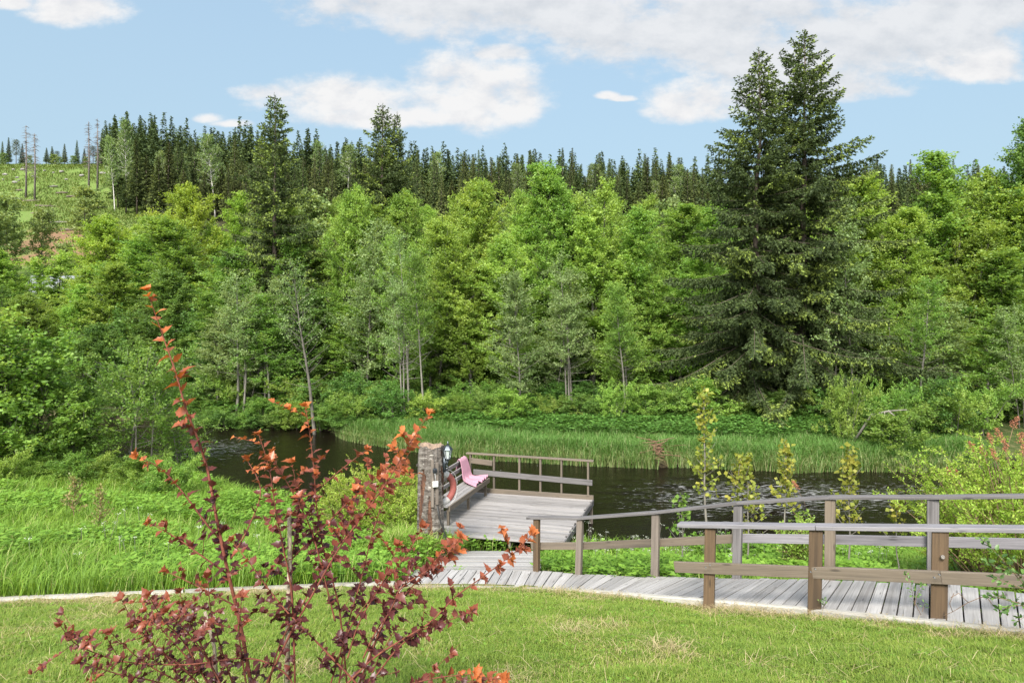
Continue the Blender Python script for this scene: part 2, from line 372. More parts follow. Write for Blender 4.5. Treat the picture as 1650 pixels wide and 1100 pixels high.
def build_river():
    xs = np.concatenate([np.arange(-60, -22, .8), np.arange(-22, 22, .14), np.arange(22, 60, .8)]); ys = np.arange(13.6, 42, .14)
    gx, gy = np.meshgrid(xs, ys)
    # rapids: broken water right of the platform, and at the left bend
    rap = np.exp(-(((gx-6.0)/3.2)**2+((gy-19.6)/2.4)**2))+np.exp(-(((gx-11)/5)**2+((gy-20)/2.2)**2))*1.0+np.exp(-(((gx+11.5)/2)**2+((gy-26.5)/3)**2))*1.2
    rap = np.clip(rap, 0, 1.2)
    z = (fbm(gx*1.1+gy*.5, gy*2.6, 3, 4)-.5)*(.012+.085*rap)+(fbm(gx*3.1, gy*5.5, 8, 3)-.5)*(.004+.05*rap)
    V = np.stack([gx.ravel(), gy.ravel(), z.ravel()], 1); ny, nx = gx.shape; i = np.arange(nx*ny).reshape(ny, nx)
    q = np.stack([i[:-1, :-1].ravel(), i[:-1, 1:].ravel(), i[1:, 1:].ravel(), i[1:, :-1].ravel()], 1)
    me = mesh_np('river', V, q, smooth=True)
    a = me.attributes.new('rap', 'FLOAT', 'POINT'); a.data.foreach_set('value', rap.ravel().astype(np.float32))
    m, t, p, out = new_mat('dark_river_water')
    pos = t.new('ShaderNodeNewGeometry').outputs['Position']; rp = attr(t, 'rap')
    f1 = t.noise(t.mapping(pos, (5, 9, 1)), 1.6, 4, .6); f2 = t.noise(pos, .55, 3, .5); f3 = t.noise(t.mapping(pos, (2.0, 9, 1)), 1.6, 5, .7, .6)
    vo = t.new('ShaderNodeTexVoronoi'); vo.inputs['Scale'].default_value = 3.2; t.link(t.mapping(pos, (1, .8, 1)), vo.inputs['Vector'])
    fleck = t.math('MULTIPLY', t.sstep(vo.outputs['Distance'], .06, .03), t.sstep(f2, .45, .6))
    streak = t.math('MULTIPLY', t.sstep(t.math('ADD', f3, t.math('MULTIPLY', rp, .14)), .67, .78), t.math('MINIMUM', t.math('MULTIPLY', rp, 1.2), .4))
    foam = t.math('MAXIMUM', t.math('MULTIPLY', fleck, .75), streak)
    t.link(t.mix(foam, (.006, .0045, .003, 1), (.55, .56, .55, 1)), p.inputs['Base Color'])
    t.link(t.math('MULTIPLY_ADD', foam, .6, .05), p.inputs['Roughness']); p.inputs['IOR'].default_value = 1.33; p.inputs['Specular IOR Level'].default_value = .12
    b = t.new('ShaderNodeBump'); b.inputs['Strength'].default_value = .35; b.inputs['Distance'].default_value = .03
    t.link(t.math('ADD', f1, t.math('MULTIPLY', f3, .6)), b.inputs['Height']); t.link(b.outputs[0], p.inputs['Normal'])
    tag(link('river', me, m), 'dark brown river with foam flecks and broken ripples', 'river', kind='structure')
build_river()

# ------------------------------------------------------------------ boardwalk, spur and timber edging
NEARP = [px(640, 944, 10.62), px(750, 945, 10.62), px(850, 947, 10.5), px(950, 951, 9.9), px(1100, 963, 8.7), px(1300, 980, 7.7), px(1500, 1000, 6.95), px(1650, 1015, 6.5), px(1850, 1036, 5.95)]
FARP = [px(668, 921, 11.45), px(770, 922, 11.5), px(865, 926, 11.4), px(990, 935, 10.75), px(1170, 934, 9.5), px(1338, 934, 8.6), px(1500, 938, 7.9), px(1640, 946, 7.35), px(1800, 955, 6.75)]
for i in range(len(NEARP)): FARP[i].z = (FARP[i].z*.5+(NEARP[i].z-.03)*.5)
def poly_at(P, s):
    s = max(0, min(1, s))*(len(P)-1); i = min(int(s), len(P)-2); f = s-i
    # Catmull-Rom
    p0, p1, p2, p3 = P[max(i-1, 0)], P[i], P[i+1], P[min(i+2, len(P)-1)]
    return .5*((2*p1)+(p2-p0)*f+(2*p0-5*p1+4*p2-p3)*f*f+(3*p1-p0-3*p2+p3)*f**3)
def arclen(P, n=400):
    pts = [poly_at(P, i/n) for i in range(n+1)]; L = [0]
    for a, b in zip(pts, pts[1:]): L.append(L[-1]+(b-a).length)
    return L
def plank_run(mb, A, B, width, gap=.014, th=.03, jit=.009, seed=1):
    rnd = random.Random(seed); L = arclen(A); n = max(2, int(L[-1]/width)); N = len(L)-1
    def inv(d):
        i = int(np.searchsorted(L, d)); i = max(1, min(N, i)); return (i-1+(d-L[i-1])/max(1e-6, L[i]-L[i-1]))/N
    for k in range(n):
        s0, s1 = inv(k*L[-1]/n), inv((k+1)*L[-1]/n)
        a0, a1, b0, b1 = poly_at(A, s0), poly_at(A, s1), poly_at(B, s0), poly_at(B, s1)
        ga = (a1-a0).normalized()*gap/2; gb = (b1-b0).normalized()*gap/2
        a0, a1, b0, b1 = a0+ga, a1-ga, b0+gb, b1-gb
        ex = (b0-a0).normalized()*rnd.uniform(-.045, .045); dz = Vector((0, 0, rnd.uniform(-jit, jit))); dz2 = Vector((0, 0, rnd.uniform(-jit, jit)))
        dn = Vector((0, 0, -th))
        mb.prism8([a0+dz+dn, a0+dz, a1+dz, a1+dz+dn, b0+ex+dz2+dn, b0+ex+dz2, b1+ex+dz2, b1+ex+dz2+dn], (b0-a0).length, rnd.random())
walk = thing('boardwalk', 'bleached plank boardwalk curving down the slope toward the river platform', 'boardwalk', (0, 0, 0))
mb = MB(); plank_run(mb, NEARP, FARP, .15, seed=3); mb.build('planking', W_WALK, walk, .004)
mb = MB()
for side, off in ((NEARP, .12), (FARP, -.12), (NEARP, .45)):
    other = FARP if side is NEARP else NEARP
    for i in range(24):
        a, b = poly_at(side, i/24), poly_at(side, (i+1)/24); ia = (poly_at(other, i/24)-a).normalized(); ib = (poly_at(other, (i+1)/24)-b).normalized()
        d = abs(off); mb.board(a+ia*d+Vector((0, 0, -.105)), b+ib*d+Vector((0, 0, -.105)), .045, .13)
mb.build('joist', W_POSTG, walk)
def kerb_beams(parent, P, cuts, name='kerb_beam', w=.085, h=.085, lift=.035):
    for s0, s1 in zip(cuts, cuts[1:]):
        m_ = MB(); n = 6
        pts = []
        for i in range(n+1):
            s = s0+(s1-s0)*i/n; s = min(s, s1-.002) if i == n else s
            pts.append(poly_at(P, s)+Vector((0, 0, lift-h/2)))
        prof = [(-.5, -.5), (-.5, .3), (-.3, .5), (.3, .5), (.5, .3), (.5, -.5)]
        b0 = len(m_.v); uo = random.uniform(0, 30); a = random.random(); L = 0
        for i, p in enumerate(pts):
            d = (pts[min(i+1, n)]-pts[max(i-1, 0)]); d.z = 0; d.normalize(); sd_ = Vector((d.y, -d.x, 0))
            for x, z in prof: m_.v.append(tuple(p+sd_*x*w+Vector((0, 0, z*h))))
        for i in range(n):
            l = (pts[i+1]-pts[i]).length
            for k in range(6):
                q = (k+1) % 6
                m_.face((b0+i*6+k, b0+i*6+q, b0+i*6+6+q, b0+i*6+6+k), [(uo+L, uo+k*.05), (uo+L, uo+k*.05+.05), (uo+L+l, uo+k*.05+.05), (uo+L+l, uo+k*.05)], a)
            L += l
        m_.face(tuple(b0+k for k in range(6))[::-1], None, a); m_.face(tuple(b0+n*6+k for k in range(6)), None, a)
        m_.build(name, W_KERB, parent, .004)
KERB = [p+Vector((-.02, -.05, 0)) for p in NEARP]
kerb_beams(walk, KERB, [0, .12, .36, .63, .84, 1.0])
edging = thing('timber_edging', 'long pale weathered timber edging between the lawn and the tall green meadow', 'edging', (0, 0, 0))
EDGE = [px(-260, 992, 7.7), px(-120, 981, 8.2), px(0, 970, 8.76), px(270, 958, 9.6), px(540, 946, 10.52), px(636, 943, 10.58)]
kerb_beams(edging, EDGE, [0, .33, .62, 1.0], 'timber', .13, .11, .06)
SPL = [px(662, 921, 11.6), px(715, 899, 13.0), px(752, 886.5, 14.45)]
SPR = [px(868, 921, 11.6), px(872, 900, 13.0), px(868, 886.5, 14.05)]
spur = thing('boardwalk_spur', 'short bleached plank ramp joining the curved boardwalk to the river platform', 'boardwalk')
mb = MB(); plank_run(mb, SPL, SPR, .14, seed=9); mb.build('planking', W_WALK, spur, .004)
mb = MB()
for f in (.08, .5, .92):
    mb = MB(); pts = [poly_at(SPL, i/6).lerp(poly_at(SPR, i/6), f)+Vector((0, 0, -.10)) for i in range(7)]
    for a, b in zip(pts, pts[1:]): mb.board(a, b, .045, .12)
    mb.build('joist', W_POSTG, spur)

# ------------------------------------------------------------------ railings along the boardwalk
def far_at(x):
    best = None
    for i in range(801):
        p = poly_at(FARP, i/800); e = abs(825+p.x/p.y*F-x)
        if best is None or e < best[0]: best = (e, p)
    return best[1].copy()
br = thing('handrail', 'long sloping grey timber handrail on the river side of the boardwalk', 'railing', (0, 0, 0))
BP = [(865, 835), (935, 836), (1057, 827), (1190, 812), (1338, 803), (1503, 803), (1690, 801)]
caps = []; mids = []
for i, (x, ty) in enumerate(BP):
    p = far_at(x); Yp = p.y+.02; top = px(x, ty, Yp); base = Vector((top.x, Yp, p.z-.25)); w = (.10, .10, .115, .115, .12, .12, .12)[i]
    base.x += (-.006, -.035, -.02, -.03, -.01, .0, 0)[i]
    m_ = MB(); m_.post(base, top, w, .075, rot=R(-35 if i < 5 else -25)); m_.build('post', (W_POST, W_POSTG, W_POSTG, W_CAPD, W_RAIL, W_CAPD, W_POSTG)[i], br, .006)
    caps.append(top+Vector((0, 0, .018))); mids.append(px(x, (881, 881, 876, 869, 871, 875, 880)[i], Yp)+Vector((.035, .058, 0)))
caps[0] = caps[0].copy(); ends = [caps[0]+(caps[0]-caps[1]).normalized()*.17]+caps[1:]
for (i0, i1, mt) in ((0, 3, W_CAPD), (3, 4, W_CAPD), (4, 6, W_CAPD)):
    m_ = MB()
    for a, b in zip(ends[i0:i1], ends[i0+1:i1+1]): m_.board(a, b+(b-a).normalized()*.0, .13, .036, a=.4)
    m_.build('cap_board', mt, br, .005)
mids[0] = mids[0]+(mids[0]-mids[1]).normalized()*.14
for (i0, i1, mt) in ((0, 3, W_RAIL), (3, 6, W_CAP)):
    m_ = MB()
    for a, b in zip(mids[i0:i1], mids[i0+1:i1+1]): m_.board(a, b, .034, .118)
    m_.build('middle_rail', mt, br, .005)
nr = thing('handrail', 'low brown-posted timber railing with a silvery top board, on the lawn side', 'railing')
NP = [(1145, 848, 963, 8.25), (1315, 851, 976, 7.6), (1515, 853, 993, 7.02), (1735, 856, 1013, 6.5)]
tops = []; lows = []
for i, (x, ty, by, Yp) in enumerate(NP):
    t_, b_ = px(x, ty, Yp), px(x-3, by, Yp); m_ = MB(); m_.post(b_+Vector((0, 0, -.2)), t_, (.125, .14, .148, .14)[i], .07, R(-28))
    po = m_.build('post', W_POST, nr, .006); tops.append(t_+Vector((0, 0, .02))); lows.append(px(x, (911.5, 917, 926, 936)[i], Yp)+Vector((-.03, -.058, 0)))
m_ = MB(); d0 = (tops[0]-tops[1]).normalized(); m_.board(tops[0]+d0*.40, tops[1]+d0*-.0, .145, .045, a=.6)
m_.board(tops[1], tops[3], .145, .045, a=.55); m_.build('cap_board', W_CAP, nr, .005)
m_ = MB(); d0 = (lows[0]-lows[1]).normalized(); m_.board(lows[0]+d0*.44, lows[2], .042, .13, a=.5); m_.board(lows[2], lows[3], .042, .13, a=.45); m_.build('lower_rail', W_RAIL, nr, .006)
m_ = MB(); k_ = px(1519, 897, 6.95); m_.tube([k_, k_+Vector((-.006, -.013, 0))], [.022, .016], 12); m_.build('knot', plain('pale_knot', (.17, .155, .14), .8, 0, 90, .7), nr)
for (x, y, Yq) in ((1145, 912, 8.08), (1315, 919, 7.43), (1515, 928, 6.85)):
    for dx in (-.025, .025):
        k_ = px(x, y, Yq)+Vector((dx-.03, .0, dx*.6)); m_ = MB(); m_.tube([k_+Vector((0, .02, 0)), k_+Vector((-.003, -.012, 0))], [.008, .006], 8); m_.build('screw', plain('galvanised', (.3, .3, .31), .4, .8), nr)
# ------------------------------------------------------------------ river platform
FL, FR, NR_, NL = Vector((-1.08, 18.3, .55)), Vector((2.07, 17.5, .55)), Vector((1.03, 14.15, .55)), Vector((-2.12, 14.95, .55))
deck = thing('river_platform', 'square grey plank platform standing on posts over the dark river', 'platform')
mb = MB(); plank_run(mb, [NL.lerp(FL, i/4) for i in range(5)], [NR_.lerp(FR, i/4) for i in range(5)], .12, .010, seed=5); mb.build('planking', W_DECK, deck, .003)
mb = MB(); e1 = (FR-NR_).normalized(); e2 = (FR-FL).normalized()
for f in (.04, .35, .65, .96):
    a, b = NL.lerp(NR_, f), FL.lerp(FR, f); mb.board(a+e1*.05+Vector((0, 0, -.11)), b-e1*.05+Vector((0, 0, -.11)), .05, .15)
mb.build('joist', W_POSTG, deck)
for a in (NL+e1*.2+e2*.1, NR_+e1*.2-e2*.1, FL-e1*.15+e2*.1, FR-e1*.15-e2*.02, NL.lerp(FL, .5)+e2*.1, NR_.lerp(FR, .55)-e2*.02):
    m_ = MB(); m_.post(Vector((a.x, a.y, -.9)), a+Vector((0, 0, -.035)), .09, .09); m_.build('support_post', W_POSTG, deck, .004)
m_ = MB(); m_.board(FL+Vector((0, .0, .04)), FR+e2*.02+Vector((0, 0, .04)), .04, .15); m_.build('kick_board', W_RAIL, deck, .004)
m_ = MB(); m_.board(NR_+e2*.022+Vector((0, 0, -.05)), FR+e2*.022-e1*.05+Vector((0, 0, -.05)), .03, .14); m_.build('side_board', W_CAPD, deck, .004)
rl = thing('handrail', 'light brown timber railing along the water edge of the river platform', 'railing')
def fedge(x):
    u = (x-825)/F; d = FR-FL; s = (u*FL.y-FL.x)/(d.x-u*d.y); return FL+d*s
tp = []
for x, ty in ((757, 731), (795, 735), (836, 737), (870, 738.5), (904, 740.5), (947, 743)):
    p = fedge(x); p = p+e1*.06; t_ = Vector((p.x, p.y, ZC+(HY-ty)*p.y/F)); m_ = MB(); m_.post(p+Vector((0, 0, -.3)), t_, .05, .075, R(-14)); m_.build('post', W_RAIL, rl, .004); tp.append(t_)
m_ = MB(); m_.board(tp[0]-e2*.12+Vector((0, 0, .018)), tp[-1]+e2*.14+Vector((0, 0, .018)), .12, .035, a=.75); m_.build('cap_board', W_RAIL, rl, .004)
m_ = MB(); o_ = -e1*.06; m_.board(tp[0]+o_+e2*.1+Vector((0, 0, -.46)), tp[-1]+o_+e2*.12+Vector((0, 0, -.53)), .03, .14, a=.3); m_.build('middle_rail', W_CAPD, rl, .004)
m_ = MB(); m_.board(tp[0]+o_+e2*.04+Vector((0, 0, -.16)), tp[1]+o_-e2*.03+Vector((0, 0, -.17)), .03, .14, a=.4); m_.build('upper_rail', W_RAIL, rl, .004)
# bench along the left side of the platform
bench = thing('bench', 'long grey slatted bench with backrest along the left side of the platform', 'bench')
le = (FL-NL).normalized(); inn = (FR-FL).normalized(); S0, S1 = NL+le*.55, FL-le*.22
m_ = MB()
for k in range(4):
    o_ = inn*(.10+.125*k)+Vector((0, 0, .43)); m_.board(S0+o_, S1+o_, .115, .03)
m_.build('seat', W_DECK, bench, .004)
m_ = MB(); o_ = inn*.565+Vector((0, 0, .395)); m_.board(S0+o_, S1+o_, .035, .12, a=.35); m_.build('front_board', W_RAIL, bench, .004)
for k, (z, of) in enumerate(((.58, .0), (.74, -.05), (.90, -.10))):
    m_ = MB(); o_ = inn*of+Vector((0, 0, z)); m_.board(S0+o_, S1+o_, .03, .115, up=Vector((0, 0, 1))-inn*-.3, a=.5); m_.build('back_slat', W_DECK, bench, .004)
for f in (.04, .5, .96):
    p = S0.lerp(S1, f); m_ = MB(); m_.board(p+inn*.04+Vector((0, 0, .0)), p-inn*.14+Vector((0, 0, .97)), .07, .045, up=inn); m_.build('back_post', W_RAIL, bench, .004)
    m_ = MB(); m_.post(p+inn*.5+Vector((0, 0, .0)), p+inn*.5+Vector((0, 0, .41)), .06, .06, R(-17)); m_.build('leg', W_RAIL, bench, .004)
# ------------------------------------------------------------------ log pillar and the things hung on it, the throw
LX, LY = (694.5-825)*13.2/F, 13.2
LZ0 = gz(LX, LY)-.1; LZ1 = ZC+(HY-717)*13.2/F
def build_log():
    root = thing('log_pillar', 'old weathered upright log with peeling birch bark standing beside the platform bench', 'log', (LX, LY, LZ0))
    H = LZ1-LZ0; nz, na = 130, 120; rs = np.random.RandomState(4)
    zz = np.linspace(0, H, nz); aa = np.linspace(0, 2*np.pi, na, endpoint=False); A, Z = np.meshgrid(aa, zz)
    ca, sa = np.cos(A), np.sin(A)
    r = .262+.03*np.exp(-Z*3)+.05*(fbm(ca*1.2+5, sa*1.2+Z*.5, 3)-.5)+.055*(fbm(ca*5+9, sa*5+Z*1.2, 6)-.5)+.012*(fbm(ca*3+1, Z*14+sa*3, 8)-.5)
    rot = (fbm(ca*2.2+3, sa*2.2+Z*1.3, 21)+.10*(fbm(ca*9, sa*9+Z*7, 23)-.5) < .40-.10*(Z/H)+.16*np.exp(-Z*1.6))       # bark fallen off, rotten wood bare
    r = r-.035*rot-.03*sst(.55, .7, fbm(ca*4, sa*4+Z*.6, 33))
    top = np.clip((Z-(H-.22))/.22, 0, 1)
    r = r-.035*top*fbm(ca*6, sa*6+Z*8, 12); Zt = Z+np.where(top > .8, .10*(fbm(ca*3+7, sa*3, 14)-.5), 0)
    V = np.stack([(r*ca).ravel(), (r*sa).ravel(), Zt.ravel()], 1)
    i = np.arange(nz*na).reshape(nz, na); j = np.roll(i, -1, 1)
    q = np.stack([i[:-1].ravel(), j[:-1].ravel(), j[1:].ravel(), i[1:].ravel()], 1)
    rv = rot[:-1].ravel().astype(float)
    me = mesh_np('bark', V, q, attrs={'bv': rv}, smooth=True)
    m, t, p, out = new_mat('peeling_birch_bark')
    tc = t.new('ShaderNodeTexCoord').outputs['Object']
    n = t.noise(t.mapping(tc, (1, 1, 2.2)), 7, 6, .7); n2 = t.noise(t.mapping(tc, (1.5, 1.5, 9)), 4, 4, .6); n3 = t.noise(t.mapping(tc, (9, 9, 1.2)), 2.5, 4, .6)
    bk = t.ramp(n, [(.3, (.025, .02, .017)), (.5, (.10, .086, .074)), (.66, (.20, .183, .167))])
    bk = t.mix(t.sstep(n2, .60, .66), bk, (.035, .028, .024, 1)); bk = t.mix(t.sstep(n2, .38, .33), bk, (.34, .32, .29, 1))
    rt = t.ramp(n3, [(.3, (.03, .014, .009)), (.55, (.10, .045, .026)), (.75, (.20, .115, .07))])
    t.link(t.mix(attr(t, 'bv'), bk, rt), p.inputs['Base Color']); p.inputs['Roughness'].default_value = .9
    b = t.new('ShaderNodeBump'); b.inputs['Distance'].default_value = .02; t.link(t.math('ADD', n, n2), b.inputs['Height']); t.link(b.outputs[0], p.inputs['Normal'])
    link('bark', me, m, root)
    # rough broken top: rings of crumbled wood
    nr_ = 14; rr = np.linspace(0, 1, nr_); A2, R2 = np.meshgrid(aa, rr); rim = r[-1]; zt = Zt[-1]
    X, Y_ = R2*rim*np.cos(A2), R2*rim*np.sin(A2)
    Zc = zt*R2**2+(1-R2**2)*(H-.05)+.09*(fbm(X*14+5, Y_*14, 4)-.5)*(1-R2**6)
    V = np.stack([X.ravel(), Y_.ravel(), Zc.ravel()], 1); i = np.arange(nr_*na).reshape(nr_, na); j = np.roll(i, -1, 1)
    q = np.stack([i[:-1].ravel(), j[:-1].ravel(), j[1:].ravel(), i[1:].ravel()], 1)
    link('broken_top', mesh_np('broken_top', V, q, smooth=False), plain('rotten_end_grain', (.19, .135, .095), .95, 0, 22, .55, .8), root)
    m_ = MB()
    for k in range(26):          # curls of loose bark standing off the log
        an = random.uniform(0, 6.28); z = random.uniform(.25, H-.1); rad = .262; w = random.uniform(.02, .05)
        p = [Vector((math.cos(an+q_*w/rad)*(rad+o_), math.sin(an+q_*w/rad)*(rad+o_), z+dz_)) for q_, o_, dz_ in ((0, -.02, 0), (1, .012, .01), (1, .02, .05), (0, -.015, .055))]
        b0 = len(m_.v); m_.v += [tuple(x) for x in p]; m_.face((b0, b0+1, b0+2, b0+3), None, 0.)
    m_.build('loose_bark', m, root)
    return root, H
logp, LH = build_log()
def on_log(ang, z, off=0.):       # point on the log's side; ang 0 faces the lawn, positive to the right
    a = R(ang)-math.pi/2; r = .275+off; return Vector((LX+r*math.cos(a), LY+r*math.sin(a), LZ0+z))
def box_ang(m_, ang, z0, z1, w, t, off=0., a=.5):
    p, q = on_log(ang, z0, off), on_log(ang, z1, off); n = Vector((math.cos(R(ang)-math.pi/2), math.sin(R(ang)-math.pi/2), 0)); m_.board(p, q, w, t, up=n, a=a)
for ang, z0, z1, lb in ((12, LH-1.12, LH-.22, 'left narrow weathered batten nailed upright on the log pillar'), (31, LH-1.08, LH-.28, 'right narrow weathered batten nailed upright on the log pillar')):
    m_ = MB(); box_ang(m_, ang, z0, z1, .055, .03, .0); m_.v = [(x-LX, y-LY, z-LZ0) for x, y, z in m_.v]; o = m_.build('batten', W_POSTG, logp, .004)
M_BLACK = plain('black_lantern_metal', (.045, .055, .065), .38, .6, 20, .3)
sw = thing('sensor_box', 'small black sensor box at the top of the battens on the log pillar', 'sensor', on_log(20, LH-.42, .03))
m_ = MB(); v0 = on_log(20, 0)-Vector((LX, LY, LZ0)); n = Vector((v0.x, v0.y, 0)).normalized(); m_.board(Vector((0, 0, -.04)), Vector((0, 0, .04)), .075, .06, up=n); m_.build('case', M_BLACK, sw, .008)
m_ = MB(); m_.tube([n*.02, n*.045], [.026, .018], 12); m_.build('sensor_lens', plain('dark_lens', (.02, .02, .025), .15), sw)
jb = thing('junction_box', 'white square electrical junction box fixed to the battens of the log pillar', 'junction box', on_log(22, LH-.68, .035))
m_ = MB(); m_.board(Vector((0, 0, -.055)), Vector((0, 0, .055)), .11, .05, up=n); M_WHITE = plain('white_plastic', (.5, .5, .49), .4, 0, 9, .06); m_.build('case', M_WHITE, jb, .008)
m_ = MB(); m_.board(n*.03+Vector((0, 0, -.045)), n*.03+Vector((0, 0, .045)), .09, .012, up=n); m_.build('cover', M_WHITE, jb, .004)
m_ = MB(); m_.tube([Vector((0, 0, .05)), Vector((0, 0, .12)), Vector((-.01, 0, .24))], .007, 6); m_.build('cable', plain('grey_cable', (.35, .35, .34), .5), jb)
cb = MB(); cb.tube([on_log(30, LH-1.1, .02), on_log(34, LH-1.3, .05), on_log(42, LH-1.5, .10), on_log(52, LH-1.75, .16), on_log(58, .05, .2)], .013, 8)
o = cb.build('power_cable', plain('black_rubber_cable', (.02, .02, .02), .5), None); tag(o, 'black cable hanging from the battens down the log pillar into the grass', 'cable')
# wall lantern on an arm
lp = px(721.5, 727, 13.1); lan = thing('wall_lantern', 'black carriage lantern on a curved arm at the top of the log pillar', 'lantern', lp)
m_ = MB(); m_.lathe([(.0, .055), (.095, .04), (.105, .035), (.075, .075), (.05, .105), (.03, .115), (.03, .13), (.012, .135), (.012, .16), (.02, .165), (.004, .20)][1:], 6, sm=False); m_.build('cap', M_BLACK, lan)
m_ = MB()
for k in range(6):
    a = k*math.pi/3; m_.tube([Vector((.082*math.cos(a), .082*math.sin(a), .04)), Vector((.052*math.cos(a), .052*math.sin(a), -.13))], .006, 5)
m_.lathe([(.057, -.13), (.06, -.14), (.03, -.155), (.03, -.17), (.012, -.19)], 6, sm=False); m_.build('frame', M_BLACK, lan)
gm, t, p, out = new_mat('lantern_glass'); p.inputs['Base Color'].default_value = (.75, .80, .82, 1); p.inputs['Roughness'].default_value = .12; p.inputs['Transmission Weight'].default_value = .6; p.inputs['IOR'].default_value = 1.2
m_ = MB(); m_.lathe([(.049, -.128), (.078, .038)], 6, sm=False); m_.build('glass', gm, lan)
m_ = MB(); bw = on_log(75, LH-.30, .0)-lp; m_.tube([Vector((0, 0, -.19)), Vector((-.01, .01, -.24)), Vector((-.07, .02, -.27)), bw+Vector((.04, 0, .03)), bw], .016, 8)
m_.tube([Vector((-.03, .01, -.26)), Vector((.01, 0, -.31)), Vector((-.02, 0, -.36)), bw+Vector((.05, 0, -.16)), bw+Vector((0, 0, -.12))], .012, 8); m_.tube([bw+Vector((-.0, 0, .09)), bw+Vector((0, 0, -.2))], .03, 8); m_.build('arm', M_BLACK, lan)
# lifebuoy
def build_buoy():
    c = px(711, 786.5, 13.42); root = thing('lifebuoy', 'faded red and white lifebuoy hanging on the side of the log pillar', 'lifebuoy', c)
    nrm = Vector((.60, -.80, .05)).normalized(); x = Vector((0, 0, 1)).cross(nrm).normalized(); z = nrm.cross(x)
    Rm, rm_ = .278, .068; NA, NB = 72, 14
    red = plain('faded_red_canvas', (.27, .075, .062), .75, 0, 14, .2); wh = plain('off_white_canvas', (.45, .43, .41), .75, 0, 14, .12)
    parts = []; cur = None; ci = -1; par = []
    for i in range(NA):
        am = (360*(i+.5)/NA+33) % 360; seg = 1 if (abs(((am+45) % 90)-45) < 17) == False else 0
        # white at top, bottom, left, right; red between
        dev = min(abs((am-a0+180) % 360-180) for a0 in (78, 168, 258, 348)); top = min(abs((am-a0+180) % 360-180) for a0 in (90, 270, 180))
        isr = 1 if not top < 33 else 0
        if isr != cur: ci += 1; cur = isr; par.append(isr); parts.append(MB())
        M_ = parts[ci]; b0 = len(M_.v)
        for s in (0, 1):
            a = 2*math.pi*((i+s)/NA+33/360); rd = x*math.cos(a)+z*math.sin(a)
            for k in range(NB):
                b_ = 2*math.pi*k/NB; M_.v.append(tuple(rd*(Rm+rm_*math.cos(b_))+nrm*rm_*.85*math.sin(b_)))
        for k in range(NB): M_.face((b0+k, b0+(k+1) % NB, b0+NB+(k+1) % NB, b0+NB+k), None, 0, True)
    for M_, q in zip(parts, par): M_.build('red_arc' if q else 'white_band', red if q else wh, root)
    m_ = MB(); pts = []
    for i in range(33):
        a = 2*math.pi*i/32; bul = .355+.035*abs(math.sin(2*a)); pts.append((x*math.cos(a)+z*math.sin(a))*bul+nrm*.01)
    m_.tube(pts, .007, 6); m_.build('grab_rope', wh, root)
build_buoy()
# pink throw over the bench back
def build_throw():
    prof = [(-.19, .62), (-.165, .75), (-.145, .88), (-.11, .965), (-.075, .975), (-.035, .93), (.0, .82), (.04, .70), (.07, .58), (.11, .50), (.17, .475), (.25, .468), (.34, .466), (.43, .466), (.50, .464), (.56, .462)]
    P = [Vector((a, b)) for a, b in prof]; pr = []
    for a, b in zip(P, P[1:]):
        for k in range(4): pr.append(a.lerp(b, k/4))
    pr.append(P[-1]); n = len(pr); m = 40; V = []
    base = S1-le*.25
    for i, (a, z) in enumerate(pr):
        f = i/(n-1); wid = .44+.56*sst(.3, 1, f); sh = -.26*sst(.15, 1, f)
        for j in range(m+1):
            s = j/m-.5; rip = math.sin(s*34+f*2.5)*.5+math.sin(s*61+1.3-f*4)*.3+math.sin(s*17+f*6)*.5
            amp = .014+.026*float(sst(.2, .9, f))
            l_ = s*wid+sh+.02*math.sin(f*9+s*8); hem = .015*math.sin(s*9+1)*float(sst(.85, 1, f))
            V.append(tuple(base+inn*(a+hem-amp*rip*.4)+le*l_+Vector((0, 0, max(z, .462)+amp*(rip+1)*.9+.004))))
    i = np.arange(n*(m+1)).reshape(n, m+1); q = np.stack([i[:-1, :-1].ravel(), i[:-1, 1:].ravel(), i[1:, 1:].ravel(), i[1:, :-1].ravel()], 1)
    o = link('throw_blanket', mesh_np('throw_blanket', np.array(V), q, smooth=True), plain('dusty_pink_knit', (.34, .175, .225), .95, 0, 60, .12, .4)); s_ = o.modifiers.new('thick', 'SOLIDIFY'); s_.thickness = .012
    tag(o, 'dusty pink throw draped over the bench backrest and spilling onto the seat', 'blanket')
build_throw()
